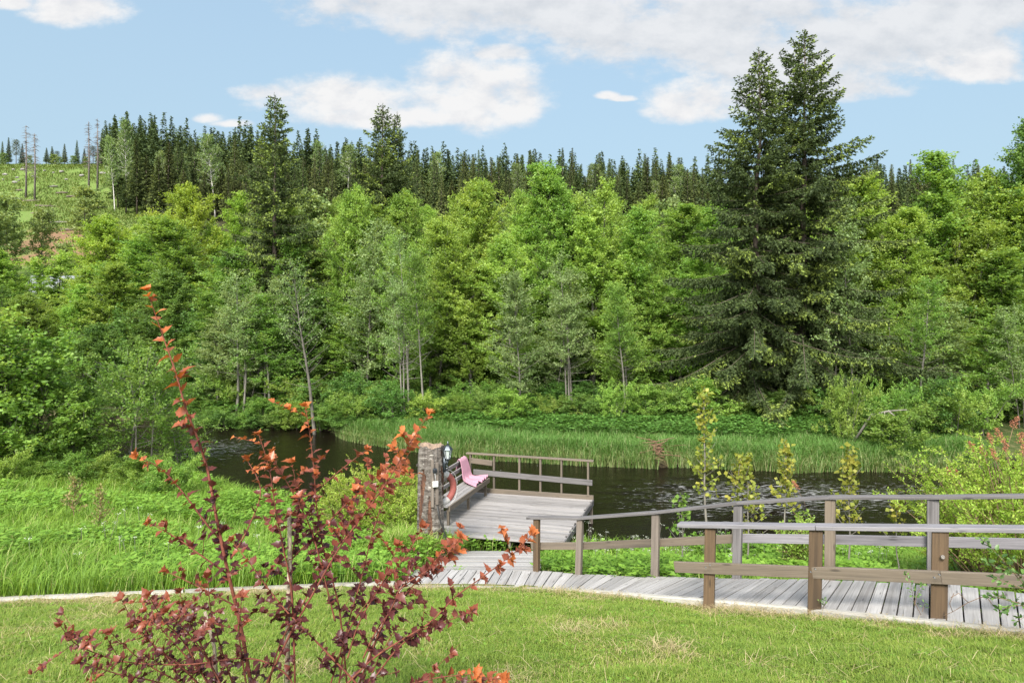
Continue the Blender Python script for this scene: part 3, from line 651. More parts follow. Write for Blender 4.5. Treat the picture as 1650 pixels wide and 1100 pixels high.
# ------------------------------------------------------------------ leaf clouds
def unit(a): return a/np.maximum(np.linalg.norm(a, axis=1, keepdims=True), 1e-9)
def kites(P, D, N, L, W, fold=.12):
    D = unit(D); S = unit(np.cross(D, N)); N = np.cross(S, D); L = L[:, None]; W = W[:, None]
    m = P+D*L*.45+N*L*fold
    V = np.stack([P, m+S*W/2, P+D*L, m-S*W/2], 1).reshape(-1, 3)
    return V, np.arange(len(P)*4).reshape(-1, 4)
class Leaves:
    def __init__(s, seed): s.r = np.random.RandomState(seed); s.P = []; s.D = []; s.N = []; s.L = []; s.W = []; s.a = []
    def add(s, P, D, N, L, W, a):
        n = len(P); s.P.append(P); s.D.append(D); s.N.append(N); s.L.append(np.broadcast_to(L, n)); s.W.append(np.broadcast_to(W, n)); s.a.append(np.broadcast_to(a, n))
    def along(s, p0, p1, n, L, W, jit, out=.8, a0=.5, avar=.3, up=.9, droop=0.):
        "n leaves along the twig p0 -> p1"
        r = s.r; p0 = np.array(p0); p1 = np.array(p1); t = r.rand(n, 1); P = p0+(p1-p0)*t+r.randn(n, 3)*jit
        d = p1-p0; d = d/max(1e-6, np.linalg.norm(d)); D = d*.6+r.randn(n, 3)*out; D[:, 2] -= droop
        N = r.randn(n, 3)*.7; N[:, 2] += up
        sz = .6+.6*r.rand(n); s.add(P, D, N, L*sz, W*sz, np.clip(a0+avar*(r.rand(n)-.5)*2, 0, 1))
    def mesh(s, name, fold=.12):
        P, D, N = (np.concatenate(x) for x in (s.P, s.D, s.N)); L, W, a = (np.concatenate(x) for x in (s.L, s.W, s.a))
        V, q = kites(P, D, N, L, W, fold); return mesh_np(name, V, q, attrs={'lv': a})
    def count(s): return sum(len(x) for x in s.P)
def prof_round(t): return math.sin(math.pi*min(1, max(0, t))**.75)**.55
def prof_alder(t): return (max(0, 1-t)**.48)*(.55+.45*min(1, t/.30))
def prof_col(t): return .9*(1-max(0, (t-.75)/.25)**2)*(.55+.45*min(1, t/.2))
def gen_tree(seed, H=10., Rad=2.6, h0=.12, nb=80, ntw=9, nl=22, lL=.10, lW=.082, stems=1, prof=prof_alder, elev=(15, 55), tr=.10, lean=.05, dead=0, twL=(.35, .8), lo=.15, hi=.85):
    rd = random.Random(seed); lv = Leaves(seed); mb = MB(); stemlist = []
    for k in range(stems):
        hs = H*(1 if k == 0 else rd.uniform(.65, .95)); an = rd.uniform(0, 6.28); of = Vector((math.cos(an), math.sin(an), 0))*(0 if stems == 1 else rd.uniform(.1, .45))
        dr = Vector((rd.gauss(0, lean), rd.gauss(0, lean), 1)); pts = []; p = of.copy(); n = 12; w = Vector((0, 0, 0))
        for i in range(n+1):
            pts.append(p.copy()); w += Vector((rd.gauss(0, .02), rd.gauss(0, .02), 0)); p = p+(dr+w)*(hs/n)
        sc_ = hs/pts[-1].z; pts = [Vector((q.x, q.y, q.z*sc_)) for q in pts]
        r0 = tr*(1 if k == 0 else .75); mb.tube(pts+[pts[-1]+Vector((0, 0, .1))], [max(.006, r0*(1-i/(n+.6))**.9+.02*math.exp(-i*1.5)) for i in range(n+1)]+[.004], 7)
        stemlist.append(pts)
    for b in range(nb):
        pts = stemlist[b % stems]; t = h0+(1-h0)*((b+rd.random())/nb)**.85; tt = (t-h0)/(1-h0); f = t*(len(pts)-1); i = min(int(f), len(pts)-2)
        p0 = pts[i].lerp(pts[i+1], f-i); az = b*2.399+rd.uniform(-.5, .5); L = Rad*prof(tt)*rd.uniform(.55, 1.12)+.15
        el = R(rd.uniform(*elev))*(.6+.8*tt); d = Vector((math.cos(az)*math.cos(el), math.sin(az)*math.cos(el), math.sin(el)))
        bp = [p0]; n = 4
        for k in range(n):
            d = (d+Vector((rd.gauss(0, .14), rd.gauss(0, .14), rd.gauss(.05, .10)))).normalized(); bp.append(bp[-1]+d*L/n)
        br_ = min(.03, .006+.008*L)*(H/10); mb.tube(bp, [br_*(1-.8*k/n) for k in range(n+1)], 5)
        if b < dead: continue
        m = max(2, int(ntw*(.4+.6*L/Rad)))
        tone = rd.uniform(lo, hi)
        for k in range(m):
            s = rd.uniform(.22, 1.0); f = s*n; i = min(int(f), n-1); q = bp[i].lerp(bp[i+1], f-i); dd = (bp[i+1]-bp[i]).normalized()
            td = (dd*.7+Vector((rd.gauss(0, .6), rd.gauss(0, .6), rd.gauss(.08, .4)))).normalized(); tl = rd.uniform(*twL)
            e = q+td*tl
            lv.along(q, e, max(4, int(nl*rd.uniform(.6, 1.3))), lL, lW, .055, 1.0, tone+rd.uniform(-.12, .12), .18, .8, .1)
            if k % 3 == 0: mb.tube([q, e], [.006, .003], 3)
    for pts in stemlist: lv.along(pts[-2], pts[-1]+Vector((0, 0, .15)), nl*3, lL, lW, .12, .9, hi, .15)
    return mb, lv
TREES = {}
def tree_proto(key, **kw):
    mb, lv = gen_tree(**kw); tm = mb.mesh(key+'_trunk'); cm = lv.mesh(key+'_crown'); H = kw.get('H', 10.)
    co = np.array([v.co[:] for v in cm.vertices]); TREES[key] = (tm, cm, co[:, 2].max(), np.percentile(np.hypot(co[:, 0], co[:, 1]), 93)); return TREES[key]
def place_tree(key, name, label, cat, group, base, H, width, leaf, barkm, rot=None, lean=(0, 0)):
    tm, cm, h, r = TREES[key]; o = thing(name, label, cat, base, group); sz = H/h; sx = width/2/r if width else sz
    sx = min(max(sx, sz*.45), sz*1.9)
    o.rotation_euler = (lean[0], lean[1], random.uniform(0, 6.28) if rot is None else rot); o.scale = (sx, sx, sz)
    for nm, me, mt in (('trunk', tm, barkm), ('crown', cm, leaf)):
        if not me.materials: me.materials.append(mt)
        c = bpy.data.objects.new(nm, me); C.objects.link(c); c.parent = o; c.material_slots[0].link = 'OBJECT'; c.material_slots[0].material = mt
    return o
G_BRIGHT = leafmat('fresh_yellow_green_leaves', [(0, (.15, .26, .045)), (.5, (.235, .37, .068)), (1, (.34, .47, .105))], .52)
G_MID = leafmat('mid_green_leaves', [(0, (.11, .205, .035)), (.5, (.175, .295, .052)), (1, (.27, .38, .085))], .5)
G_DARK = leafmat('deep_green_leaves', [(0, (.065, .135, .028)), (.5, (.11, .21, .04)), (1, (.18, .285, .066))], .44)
G_GREY = leafmat('greyish_green_leaves', [(0, (.115, .185, .06)), (.5, (.185, .275, .095)), (1, (.28, .37, .15))], .46)
G_LIME = leafmat('lime_green_leaves', [(0, (.17, .28, .035)), (.5, (.26, .40, .055)), (1, (.38, .50, .09))], .48)
G_YEL = leafmat('yellowing_aspen_leaves', [(0, (.16, .20, .03)), (.5, (.25, .28, .045)), (1, (.38, .34, .07))], .45)
G_BIRCH = leafmat('soft_birch_leaves', [(0, (.12, .19, .06)), (.5, (.19, .27, .09)), (1, (.27, .34, .12))], .45)
B_GREY = bark('grey_alder_bark', (.05, .045, .036), (.15, .138, .115)); B_BIRCH = bark('white_birch_bark', (.42, .40, .37), (.68, .66, .62), (.05, .045, .04)); B_DARK = bark('dark_conifer_bark', (.055, .04, .032), (.16, .125, .10)); B_PALE = bark('pale_dry_bark', (.085, .077, .064), (.20, .185, .16))
print('mats ok')
tree_proto('alder_a', seed=1, H=11, Rad=2.5, h0=.08, nb=125, ntw=12, nl=40, elev=(30, 66))
tree_proto('alder_d', seed=51, H=12, Rad=2.2, h0=.08, nb=135, ntw=12, nl=40, elev=(35, 70), lean=.03, prof=prof_col)
tree_proto('alder_e', seed=52, H=11, Rad=2.7, h0=.06, nb=130, ntw=12, nl=40, stems=3, elev=(25, 65), lean=.07)
tree_proto('alder_b', seed=2, H=11, Rad=2.2, h0=.15, nb=130, ntw=12, nl=40, stems=2, elev=(30, 68))
tree_proto('alder_c', seed=3, H=11, Rad=2.9, h0=.06, nb=135, ntw=12, nl=38, prof=prof_round, elev=(20, 60))
tree_proto('slim_a', seed=4, H=9, Rad=1.9, h0=.10, nb=95, ntw=9, nl=26, elev=(5, 50), dead=6, tr=.055)
tree_proto('slim_b', seed=5, H=9, Rad=2.1, h0=.08, nb=100, ntw=9, nl=26, stems=3, elev=(0, 50), dead=6, tr=.05, lean=.08)
tree_proto('slim_c', seed=6, H=9, Rad=1.7, h0=.12, nb=95, ntw=9, nl=26, stems=2, elev=(5, 50), dead=5, tr=.055)
tree_proto('pole_a', seed=61, H=10, Rad=1.6, h0=.34, nb=70, ntw=8, nl=26, elev=(5, 45), dead=12, tr=.085, lean=.03)
tree_proto('pole_b', seed=62, H=10, Rad=1.8, h0=.30, nb=80, ntw=8, nl=26, stems=3, elev=(5, 45), dead=14, tr=.08, lean=.05)
tree_proto('bush_a', seed=7, H=3.2, Rad=2.0, h0=.03, nb=60, ntw=9, nl=26, stems=4, prof=prof_round, tr=.03, lean=.2, elev=(0, 60), twL=(.25, .6))
tree_proto('bush_b', seed=8, H=3.0, Rad=2.2, h0=.03, nb=55, ntw=9, nl=24, stems=5, prof=prof_round, tr=.03, lean=.3, elev=(-10, 50), twL=(.25, .6), lL=.12, lW=.095)
tree_proto('bare_a', seed=9, H=9.5, Rad=2.0, h0=.30, nb=60, ntw=7, nl=7, elev=(10, 50), dead=14, tr=.10)
tree_proto('bank_bush', seed=10, H=4.4, Rad=1.9, h0=.02, nb=110, ntw=10, nl=22, stems=4, prof=prof_alder, tr=.04, lean=.12, lL=.10, lW=.07, elev=(20, 65), twL=(.25, .55))
tree_proto('bank_willow', seed=11, H=4.6, Rad=2.2, h0=.10, nb=70, ntw=9, nl=18, stems=3, prof=prof_round, tr=.05, lean=.10, lL=.105, lW=.065, elev=(0, 40), twL=(.3, .7))
tree_proto('birch_a', seed=12, H=16, Rad=3.0, h0=.35, nb=80, ntw=9, nl=14, lL=.24, lW=.20, prof=prof_round, tr=.16, elev=(10, 50), twL=(.6, 1.3))
tree_proto('birch_young', seed=13, H=8, Rad=1.9, h0=.10, nb=70, ntw=8, nl=14, lL=.2, lW=.17, prof=prof_col, tr=.07, twL=(.5, .9))

# ------------------------------------------------------------------ spruces
S_MAT = leafmat('spruce_needles_with_fresh_tips', [(0, (.028, .043, .018)), (.45, (.058, .085, .027)), (.62, (.105, .145, .036)), (.74, (.168, .222, .045)), (1, (.228, .295, .058))], .24, .6, .01, .12, .2)
S_FAR = leafmat('forest_spruce_needles', [(0, (.030, .046, .021)), (.6, (.075, .102, .034)), (1, (.165, .20, .055))], .2, .7, .05, .6, .15)
def gen_spruce(seed, H=18., Rad=3.4, h0=.03, per_m=8.0, tips=.35, taper=.85, step=.105, cl=.048, twin=0., up_top=35, hang=.8, dens=1., csz=1.):
    rd = random.Random(seed); rs = np.random.RandomState(seed); lv = Leaves(seed); mb = MB()
    wob = [Vector((rd.gauss(0, .05), rd.gauss(0, .05), 0)) for _ in range(9)]; pts = [Vector((0, 0, H*i/8))+wob[i]*(1 if i < 8 else .2) for i in range(9)]
    mb.tube(pts, [max(.012, .0135*H*(1-i/8)**1.05+.012) for i in range(9)], 9)
    nb = int(H*per_m)
    for b in range(nb):
        t = h0+(1-h0-.01)*((b+rd.random())/nb); z = t*H; f = t*8; i = min(7, int(f)); p0 = pts[i].lerp(pts[i+1], f-i)
        L = Rad*(1-t)**taper*rd.choice((.35, .6, .8, .95, 1.1, 1.3))*rd.uniform(.8, 1.1)*(1 if t > .12 else .85)+.12+.25*(1-t)
        az = b*2.399+rd.uniform(-.35, .35); el = R(-18+(up_top+18)*t**1.6+rd.uniform(-7, 7))
        n = 7; bp = [p0]; hd = Vector((math.cos(az), math.sin(az), 0))
        for k in range(n):
            s = (k+.5)/n; e = el+R(-16*math.sin(s*math.pi)*(1-t)+26*s*s*(.4+.6*(1-t))); bp.append(bp[-1]+(hd*math.cos(e)+Vector((0, 0, math.sin(e))))*L/n)
        mb.tube(bp, [max(.005, (.010+.012*L/Rad*(H/18))*(1-k/n)) for k in range(n+1)], 4)
        fresh = 1 if rd.random() < tips else 0; side = hd.cross(Vector((0, 0, 1))); ns = max(3, int(L/step*dens))
        for k in range(int(ns*1.15)):
            s = .10+.90*(k+rd.random())/int(ns*1.15); f = s*n; i = min(n-1, int(f)); q = bp[i].lerp(bp[i+1], f-i); fw = (bp[i+1]-bp[i]).normalized()
            for sg in (-1, 1):
                sl = (.16+.42*min(1, L/2.2)*math.sin(math.pi*min(1, .18+.80*s)))*rd.uniform(.6, 1.2); h_ = hang*(1-.75*t)
                td = (fw*.55+side*sg*rd.uniform(.35, .9)+Vector((0, 0, -h_*rd.uniform(.3, 1.2)))).normalized(); e = q+td*sl+Vector((0, 0, -.10*h_*sl))
                m = max(3, int(sl/cl)); tt = rs.rand(m, 1); P = np.array(q)+(np.array(e)-np.array(q))*tt+rs.randn(m, 3)*.012
                D = np.array(td)+rs.randn(m, 3)*.45; N = rs.randn(m, 3)
                a = np.clip(.12+.40*rs.rand(m)+.1*t+.12*fresh, 0, .6); yt = (tt[:, 0] > .45)&(rs.rand(m) < .62) if fresh and s > .3 else (tt[:, 0] > .9)&(rs.rand(m) < .06)
                a = np.where(yt, .68+.32*rs.rand(m), a); sz = csz*(.8+.5*rs.rand(m)); lv.add(P, D, N, .16*sz, .075*sz, a)
    lv.along(pts[-1]-Vector((0, 0, .7)), pts[-1]+Vector((0, 0, .15)), 90, .10, .035, .03, .9, .35, .2)
    return mb, lv
def spruce_proto(key, **kw):
    mb, lv = gen_spruce(**kw); cm = lv.mesh(key+'_crown', .02); TREES[key] = (mb.mesh(key+'_trunk'), cm, kw['H'], kw['Rad'])
spruce_proto('spruce_big', seed=21, H=18.5, Rad=5.7, taper=.78, per_m=14, hang=1.2, tips=.30, csz=.82, cl=.034)
spruce_proto('spruce_twin', seed=22, H=17, Rad=5.1, taper=.80, per_m=14, hang=1.2, tips=.36, csz=.82, cl=.034)
spruce_proto('spruce_mid', seed=23, H=15, Rad=3.2, taper=.75, per_m=16, dens=1.3, tips=.5, csz=.8, cl=.045, hang=1.0)
def far_spruce(seed, H=18., Rad=2.0, n=64, h0=.22):
    rd = random.Random(seed); lv = Leaves(seed); mb = MB(); rs = lv.r
    mb.tube([Vector((0, 0, 0)), Vector((rd.gauss(0, .1), 0, H*.5)), Vector((0, 0, H))], [.17, .11, .02], 6)
    for b in range(n*4):
        t = h0+(1-h0)*((b+rd.random())/(n*4)); L = Rad*(1-(t-h0)/(1-h0))**1.1*rd.uniform(.55, 1.15)+.05; az = b*2.399+rd.uniform(-.4, .4); el = R(-25+50*t+rd.uniform(-10, 10))
        d = np.array([math.cos(az)*math.cos(el), math.sin(az)*math.cos(el), math.sin(el)]); p = np.array([0, 0, t*H]); m = 4+int(L*10)
        s = (rs.rand(m, 1)*.85+.15); P = p+d*L*s+rs.randn(m, 3)*.10; P[:, 2] -= .18*L*s[:, 0]*(1-s[:, 0]); D = d*.8+rs.randn(m, 3)*.4; D[:, 2] -= .35
        lv.add(P, D, rs.randn(m, 3)+np.array([0, 0, .8]), (.26+.30*(1-t))*(.6+.7*rs.rand(m)), .15+.14*(1-t), np.clip(.15+.5*rs.rand(m)+.3*(s[:, 0] > .8), 0, 1))
    return mb, lv
for k, (s, r_, h0) in enumerate(((31, 2.3, .16), (32, 2.0, .24), (33, 2.7, .12), (34, 1.8, .18), (35, 2.4, .34))):
    mb, lv = far_spruce(s, 18., r_, 64, h0); TREES['far_%d' % k] = (mb.mesh('forest_spruce_trunk'), lv.mesh('forest_spruce_crown'), 18., r_)
def far_pine(seed, H=14.):
    rd = random.Random(seed); lv = Leaves(seed); mb = MB(); mb.tube([Vector((0, 0, 0)), Vector((.15, .1, H*.5)), Vector((0, 0, H))], [.15, .10, .03], 6)
    for b in range(60):
        t = .45+.55*(b+rd.random())/60; L = 1.7*(1-abs(t-.65)*1.6)*rd.uniform(.4, 1.1)+.2; az = b*2.399; e = Vector((math.cos(az)*L, math.sin(az)*L, t*H+L*.25))
        mb.tube([Vector((0, 0, t*H)), e], [.03, .01], 3); lv.along(Vector((0, 0, t*H)).lerp(e, .4), e, 26, .35, .16, .2, .9, .45, .4)
    return mb, lv
mb, lv = far_pine(41); TREES['pine'] = (mb.mesh('pine_trunk'), lv.mesh('pine_crown'), 14., 1.7)
for k in TREES: print(k, len(TREES[k][1].polygons))
# ------------------------------------------------------------------ trees across the river
rng = random.Random(99)
def ptree(key, x, top, Y, wpx, leaf, barkm, name, label, cat, group=None, lean=(0, 0), rot=None, sink=.1):
    X = (x-825)*Y/F; b = gz(X, Y)-sink; H = ZC+(HY-top)*Y/F-b
    return place_tree(key, name, label, cat, group, (X, Y, b), H, wpx*Y/F if wpx else None, leaf, barkm, rot, lean)
GA = 'bright alders rising above the thicket across the river'; LA = 'bright yellow-green alder with a loose pointed crown, rising above the thicket across the river'
GM = 'mid-green trees of the thicket across the river'; LM = 'mid-green broadleaf tree with a full crown, massed in the thicket across the river'
GG = 'slender grey-leaved trees at the front of the far bank'; LG = 'slender grey-green tree with thin pale stems at the front edge of the far bank'
A3 = ['alder_a', 'alder_b', 'alder_c', 'alder_d', 'alder_e']; S3 = ['slim_a', 'slim_b', 'slim_c']
for i, (x, y, Y, w) in enumerate([(20, 398, 48, 120), (-70, 390, 47, 120), (-130, 410, 44, 120), (60, 452, 51, 90), (85, 402, 50, 120), (120, 425, 45, 90), (150, 455, 44, 80), (560, 290, 48, 100), (745, 278, 44, 105), (712, 305, 46, 90), (792, 284, 45, 105), (852, 322, 42, 100), (885, 296, 44, 105), (925, 266, 45, 125), (972, 288, 44, 115), (1010, 326, 42, 95), (940, 350, 40, 110),
                                  (830, 370, 39, 110), (760, 350, 40, 110), (1045, 365, 41, 100), (1385, 280, 43, 110), (1480, 252, 42, 150), (1560, 268, 43, 140), (1430, 340, 40, 120), (1520, 330, 39, 130), (1600, 300, 41, 120), (1090, 400, 40, 110)]):
    Y = Y if x < 540 else 34+(Y-39)*.55+rng.uniform(-.6, .6)
    ptree(A3[i % 5], x, y, Y, w*1.08, G_BRIGHT, B_GREY, 'alder_tree', LA, 'tree', GA)
for i, (x, y, Y, w) in enumerate([(240, 372, 47, 130), (330, 352, 45, 140), (285, 430, 38, 130), (395, 395, 40, 130), (450, 360, 42, 120), (500, 330, 46, 110), (540, 360, 40, 120), (600, 330, 42, 110), (640, 298, 47, 110), (665, 350, 40, 110), (360, 470, 36, 120), (220, 470, 40, 130), (170, 420, 44, 110), (60, 470, 42, 130), (0, 455, 44, 130),
                                  (1130, 440, 38, 130), (1080, 335, 58, 120), (1120, 330, 62, 120), (1330, 360, 44, 120), (1400, 420, 36, 130), (1650, 320, 38, 140), (1540, 410, 35, 140), (1620, 400, 33, 140), (1480, 430, 34, 130), (700, 420, 36, 120), (790, 430, 36, 120), (880, 420, 36, 120), (960, 420, 36, 120), (1040, 440, 36, 120), (460, 450, 36, 120), (590, 440, 36, 120)]):
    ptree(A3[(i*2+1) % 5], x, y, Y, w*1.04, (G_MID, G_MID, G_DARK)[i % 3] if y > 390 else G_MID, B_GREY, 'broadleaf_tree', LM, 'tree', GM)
for i, (x, y, Y, w, ln) in enumerate([(590, 345, 34.5, 105, 0), (662, 360, 33, 110, .02), (905, 430, 33, 100, 0), (1012, 470, 31.5, 90, 0), (395, 440, 34, 110, -.05), (430, 470, 33.5, 100, .06), (350, 500, 34, 100, 0), (1450, 470, 31.5, 100, 0), (1510, 480, 31, 110, .03), (1590, 500, 29, 120, 0), (1650, 470, 28, 110, 0), (1400, 520, 31, 90, .04)]):
    ptree(S3[i % 3], x, y, Y, w, (G_GREY, G_MID)[i % 2], (B_GREY, B_PALE)[i % 2], 'slender_tree', LG, 'tree', GG, (0, ln))
GH = 'soft green trees at the foot of the wooded hill'
for i in range(30):
    x = 190+i*50+rng.uniform(-18, 18); Y = rng.uniform(72, 96)
    ptree(('birch_young', 'alder_c', 'alder_e')[i % 3], x, rng.uniform(296, 335) if x > 420 else rng.uniform(335, 365), Y, rng.uniform(60, 95), (G_BIRCH, G_BRIGHT, G_MID)[i % 3], B_GREY, 'broadleaf_tree', 'soft green tree half hidden behind the thicket, at the foot of the wooded hill', 'tree', GH)
GP = 'bare-stemmed trees at the front edge of the far bank'
for i, (x, y, Y, w, ln) in enumerate(((655, 362, 30.2, 75, .0), (683, 400, 30.0, 70, -.03), (918, 395, 30.4, 80, .02), (1008, 450, 29.6, 70, .03), (385, 430, 33.2, 90, -.05), (1480, 440, 28.5, 80, -.03))):
    ptree(('pole_b', 'pole_a')[i % 2], x, y, Y, w, (G_GREY, G_MID)[i % 2], (B_PALE, B_GREY)[(i//2) % 2], 'slender_tree', 'slender tree with bare pale lower stems at the front edge of the far bank', 'tree', GP, (0, ln))
# single trees one can point at
ptree('alder_c', 310, 288, 56, 120, G_LIME, B_GREY, 'broadleaf_tree', 'round lime-green tree in front of the dark forest, left of the lone spruce', 'tree')
ptree('alder_c', 190, 342, 55, 130, G_LIME, B_GREY, 'broadleaf_tree', 'low spreading lime-green tree at the foot of the cleared slope', 'tree')
ptree('alder_b', 375, 302, 57, 80, G_LIME, B_GREY, 'broadleaf_tree', 'small lime-green crown tucked against the left spruce', 'tree')
ptree('bare_a', 508, 412, 29.8, 95, G_GREY, B_GREY, 'thin_tree', 'thin half-bare tree with a pale trunk leaning at the corner of the far bank', 'tree', None, (0, -.06), 1.0)
ptree('slim_a', 840, 430, 30.3, 90, G_GREY, B_PALE, 'thin_tree', 'pale-stemmed young tree leaning over the far grassy bank behind the platform', 'tree', None, (0, -.04), 2.1)
ptree('slim_c', 1358, 318, 29.9, 100, G_GREY, B_PALE, 'thin_tree', 'tall pale-trunked tree leaning beside the big twin spruces', 'tree', None, (0, .05), .5)
ptree('alder_a', 1638, 182, 34, 110, G_DARK, B_DARK, 'broadleaf_tree', 'dark tall tree cut by the right edge, rising above its neighbours', 'tree')
ptree('spruce_big', 1292, 50, 31.2, None, S_MAT, B_DARK, 'spruce_tree', 'tallest dark spruce with long drooping branches, on the far bank at right', 'tree', None, (0, .01), .4)
ptree('spruce_twin', 1214, 84, 30.9, None, S_MAT, B_DARK, 'spruce_tree', 'second spruce with bright new tips, just left of the tallest one and a little shorter', 'tree', None, (0, -.015), 2.4)
ptree('spruce_mid', 443, 156, 41, 200, S_MAT, B_DARK, 'spruce_tree', 'lone dark spruce standing out of the thicket left of centre', 'tree', None, (0, 0), 1.1)
ptree('spruce_mid', 616, 172, 50, 190, S_MAT, B_DARK, 'spruce_tree', 'bright-tipped spruce with a narrow top behind the thicket, taller of a close pair', 'tree', None, (0, 0), 3.3)
ptree('spruce_twin', 640, 184, 51, 160, S_MAT, B_DARK, 'spruce_tree', 'bright-tipped spruce behind the thicket, shorter right-hand one of a close pair', 'tree', None, (0, 0), 5.)
# bushes under the trees of the far bank
GB = 'leafy bushes crowding the foot of the far-bank trees'; LB = 'leafy green bush crowding the shaded foot of the far-bank trees'
for i in range(58):
    x = 150+i*27+rng.uniform(-12, 12); X0 = (x-825)/F*31; Y = max(float(Yf(X0))+rng.uniform(1.2, 3), 30+rng.uniform(-.5, 4.5)+(2 if 540 < x < 1100 else 0))
    if x > 1350: Y = rng.uniform(25.2, 31)
    y = rng.uniform(585, 640) if not 540 < x < 1100 else rng.uniform(590, 640)
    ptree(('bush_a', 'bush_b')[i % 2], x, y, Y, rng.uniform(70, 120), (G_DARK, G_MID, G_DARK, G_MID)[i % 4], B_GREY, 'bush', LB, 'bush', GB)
for i in range(13):
    x = 330+i*19+rng.uniform(-6, 6); X0 = (x-825)/F*30.5; Y = float(Yf(X0))+rng.uniform(-.1, .5); ptree(('bush_b', 'bush_a')[i % 2], x, rng.uniform(635, 665), Y, rng.uniform(55, 80), (G_DARK, G_MID)[i % 2], B_GREY, 'bush', 'leafy bush overhanging the dark water at the left bend of the far bank', 'bush', 'bushes overhanging the left bend of the river')
for i in range(15):
    x = 585+i*50+rng.uniform(-16, 16); ptree(('bush_b', 'bush_a')[i % 2], x, rng.uniform(600, 640), rng.uniform(29.2, 30.2), rng.uniform(75, 105), (G_MID, G_DARK, G_BRIGHT)[i % 3], B_GREY, 'bush', LB, 'bush', GB)
GC = 'tall dark bushes deep between the far-bank trunks'
for i in range(34):
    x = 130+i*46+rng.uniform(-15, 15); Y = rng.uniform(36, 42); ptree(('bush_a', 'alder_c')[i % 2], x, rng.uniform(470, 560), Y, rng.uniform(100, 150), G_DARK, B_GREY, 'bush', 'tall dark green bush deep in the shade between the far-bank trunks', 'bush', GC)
ptree('bush_b', 1440, 640, 24.2, 150, G_MID, B_GREY, 'bush', 'broad leafy bush hanging out over the river on the right far bank', 'bush')
ptree('bush_a', 480, 640, 31.2, 150, G_MID, B_GREY, 'bush', 'rounded green bush at the water edge beneath the thin half-bare tree', 'bush')
# dead branch above the right-hand bush
m_ = MB(); b0 = px(1370, 720, 25); m_.tube([b0, px(1405, 668, 24.8), px(1432, 662, 24.6), px(1452, 680, 24.4), px(1472, 692, 24.2)], [.05, .045, .04, .03, .01], 6); m_.tube([px(1432, 662, 24.6), px(1460, 660, 24.6), px(1480, 668, 24.5)], [.03, .02, .008], 5); m_.tube([px(1425, 663, 24.6), px(1427, 690, 24.5)], [.022, .008], 5)
o = m_.build('dead_branch', B_PALE); tag(o, 'bare bleached dead branch arching over the bush on the right far bank', 'branch')
m_ = MB()
for k in range(60):
    c = px(1056, 722, 24.2)+Vector((rng.gauss(0, .16), rng.gauss(0, .3), rng.gauss(-.05, .16))); d = Vector((rng.gauss(0, .35), rng.gauss(0, .25), rng.gauss(0, .06))); m_.tube([c-d, c+d*.2, c+d+Vector((0, 0, rng.gauss(0, .05)))], [.012, .016, .008], 5)
o = m_.build('brushwood', plain('red_brown_twigs', (.16, .085, .055), .9, 0, 12, .4)); tag(o, 'tangle of red-brown twigs at a gap in the grassy far bank', 'brushwood')
# trees on the near bank at left
ptree('bank_bush', 55, 508, 20.5, 190, G_BRIGHT, B_GREY, 'alder_bush', 'big leafy alder bush at the left edge, on the near bank', 'bush', None, (0, 0), .3)
ptree('bank_bush', -60, 480, 20, 200, G_BRIGHT, B_GREY, 'alder_bush', 'alder bush cut by the left edge of the photo', 'bush', None, (0, 0), 2.3)
ptree('bank_bush', 110, 610, 21, 110, G_MID, B_GREY, 'alder_bush', 'shorter alder bush filling in beside the big one on the left near bank', 'bush', None, (0, 0), 4.)
ptree('bank_willow', 222, 540, 22.5, 185, G_MID, B_PALE, 'willow', 'airy willow with pale thin stems overhanging the water on the left near bank', 'tree', None, (0, .03), 1.)
ptree('bank_willow', 285, 600, 23.5, 100, G_MID, B_PALE, 'willow', 'small willow spray leaning right over the dark water on the left', 'tree', None, (0, .12), 3.)
for i in range(14):
    x = -20+i*24+rng.uniform(-8, 8); Y = 19.5+rng.uniform(-1.4, 1.8) if x < 200 else 19.3+rng.uniform(-1, .3)
    ptree(('bush_a', 'bush_b')[i % 2], x, rng.uniform(712, 745), Y, rng.uniform(60, 90), (G_MID, G_BRIGHT)[i % 2], B_GREY, 'bush', 'low leafy bush on the left near bank, under the alder bush', 'bush', 'low bushes on the left near bank')

# ------------------------------------------------------------------ forest on the hill
GF = 'dark spruces of the dense forest along the far ridge'; LF = 'dark spruce standing in the dense forest along the far ridge'
def yfront(u): return np.interp(u, [-.6, -.53, -.45, -.3, -.1, .1, .8], [140, 132, 134, 140, 150, 158, 162])
fars = ['far_%d' % k for k in range(5)]; nsp = 0
def forest_spot(u, row, dr): Y = float(yfront(u))+row*dr; return u*Y, Y
for row in range(4):
    n = 70
    for i in range(n):
        u = -.575+(.80+.575)*(i+rng.random())/n
        if .30 < u < .46 and row > 0: continue          # hidden behind the big spruces
        X, Y = forest_spot(u, row, 6.5); X += rng.uniform(-1, 1); Y += rng.uniform(-2.5, 2.5); b = gz(X, Y)
        H = rng.choice((9, 11, 12, 13, 14.5, 16))*rng.uniform(.93, 1.07)*(.86 if u < -.44 else .94 if u < -.3 else .98)
        place_tree(fars[rng.randrange(5)], 'forest_spruce', LF, 'tree', GF, (X, Y, b-.2), H, rng.uniform(3.2, 5.2), S_FAR, B_DARK); nsp += 1
print('forest spruces', nsp)
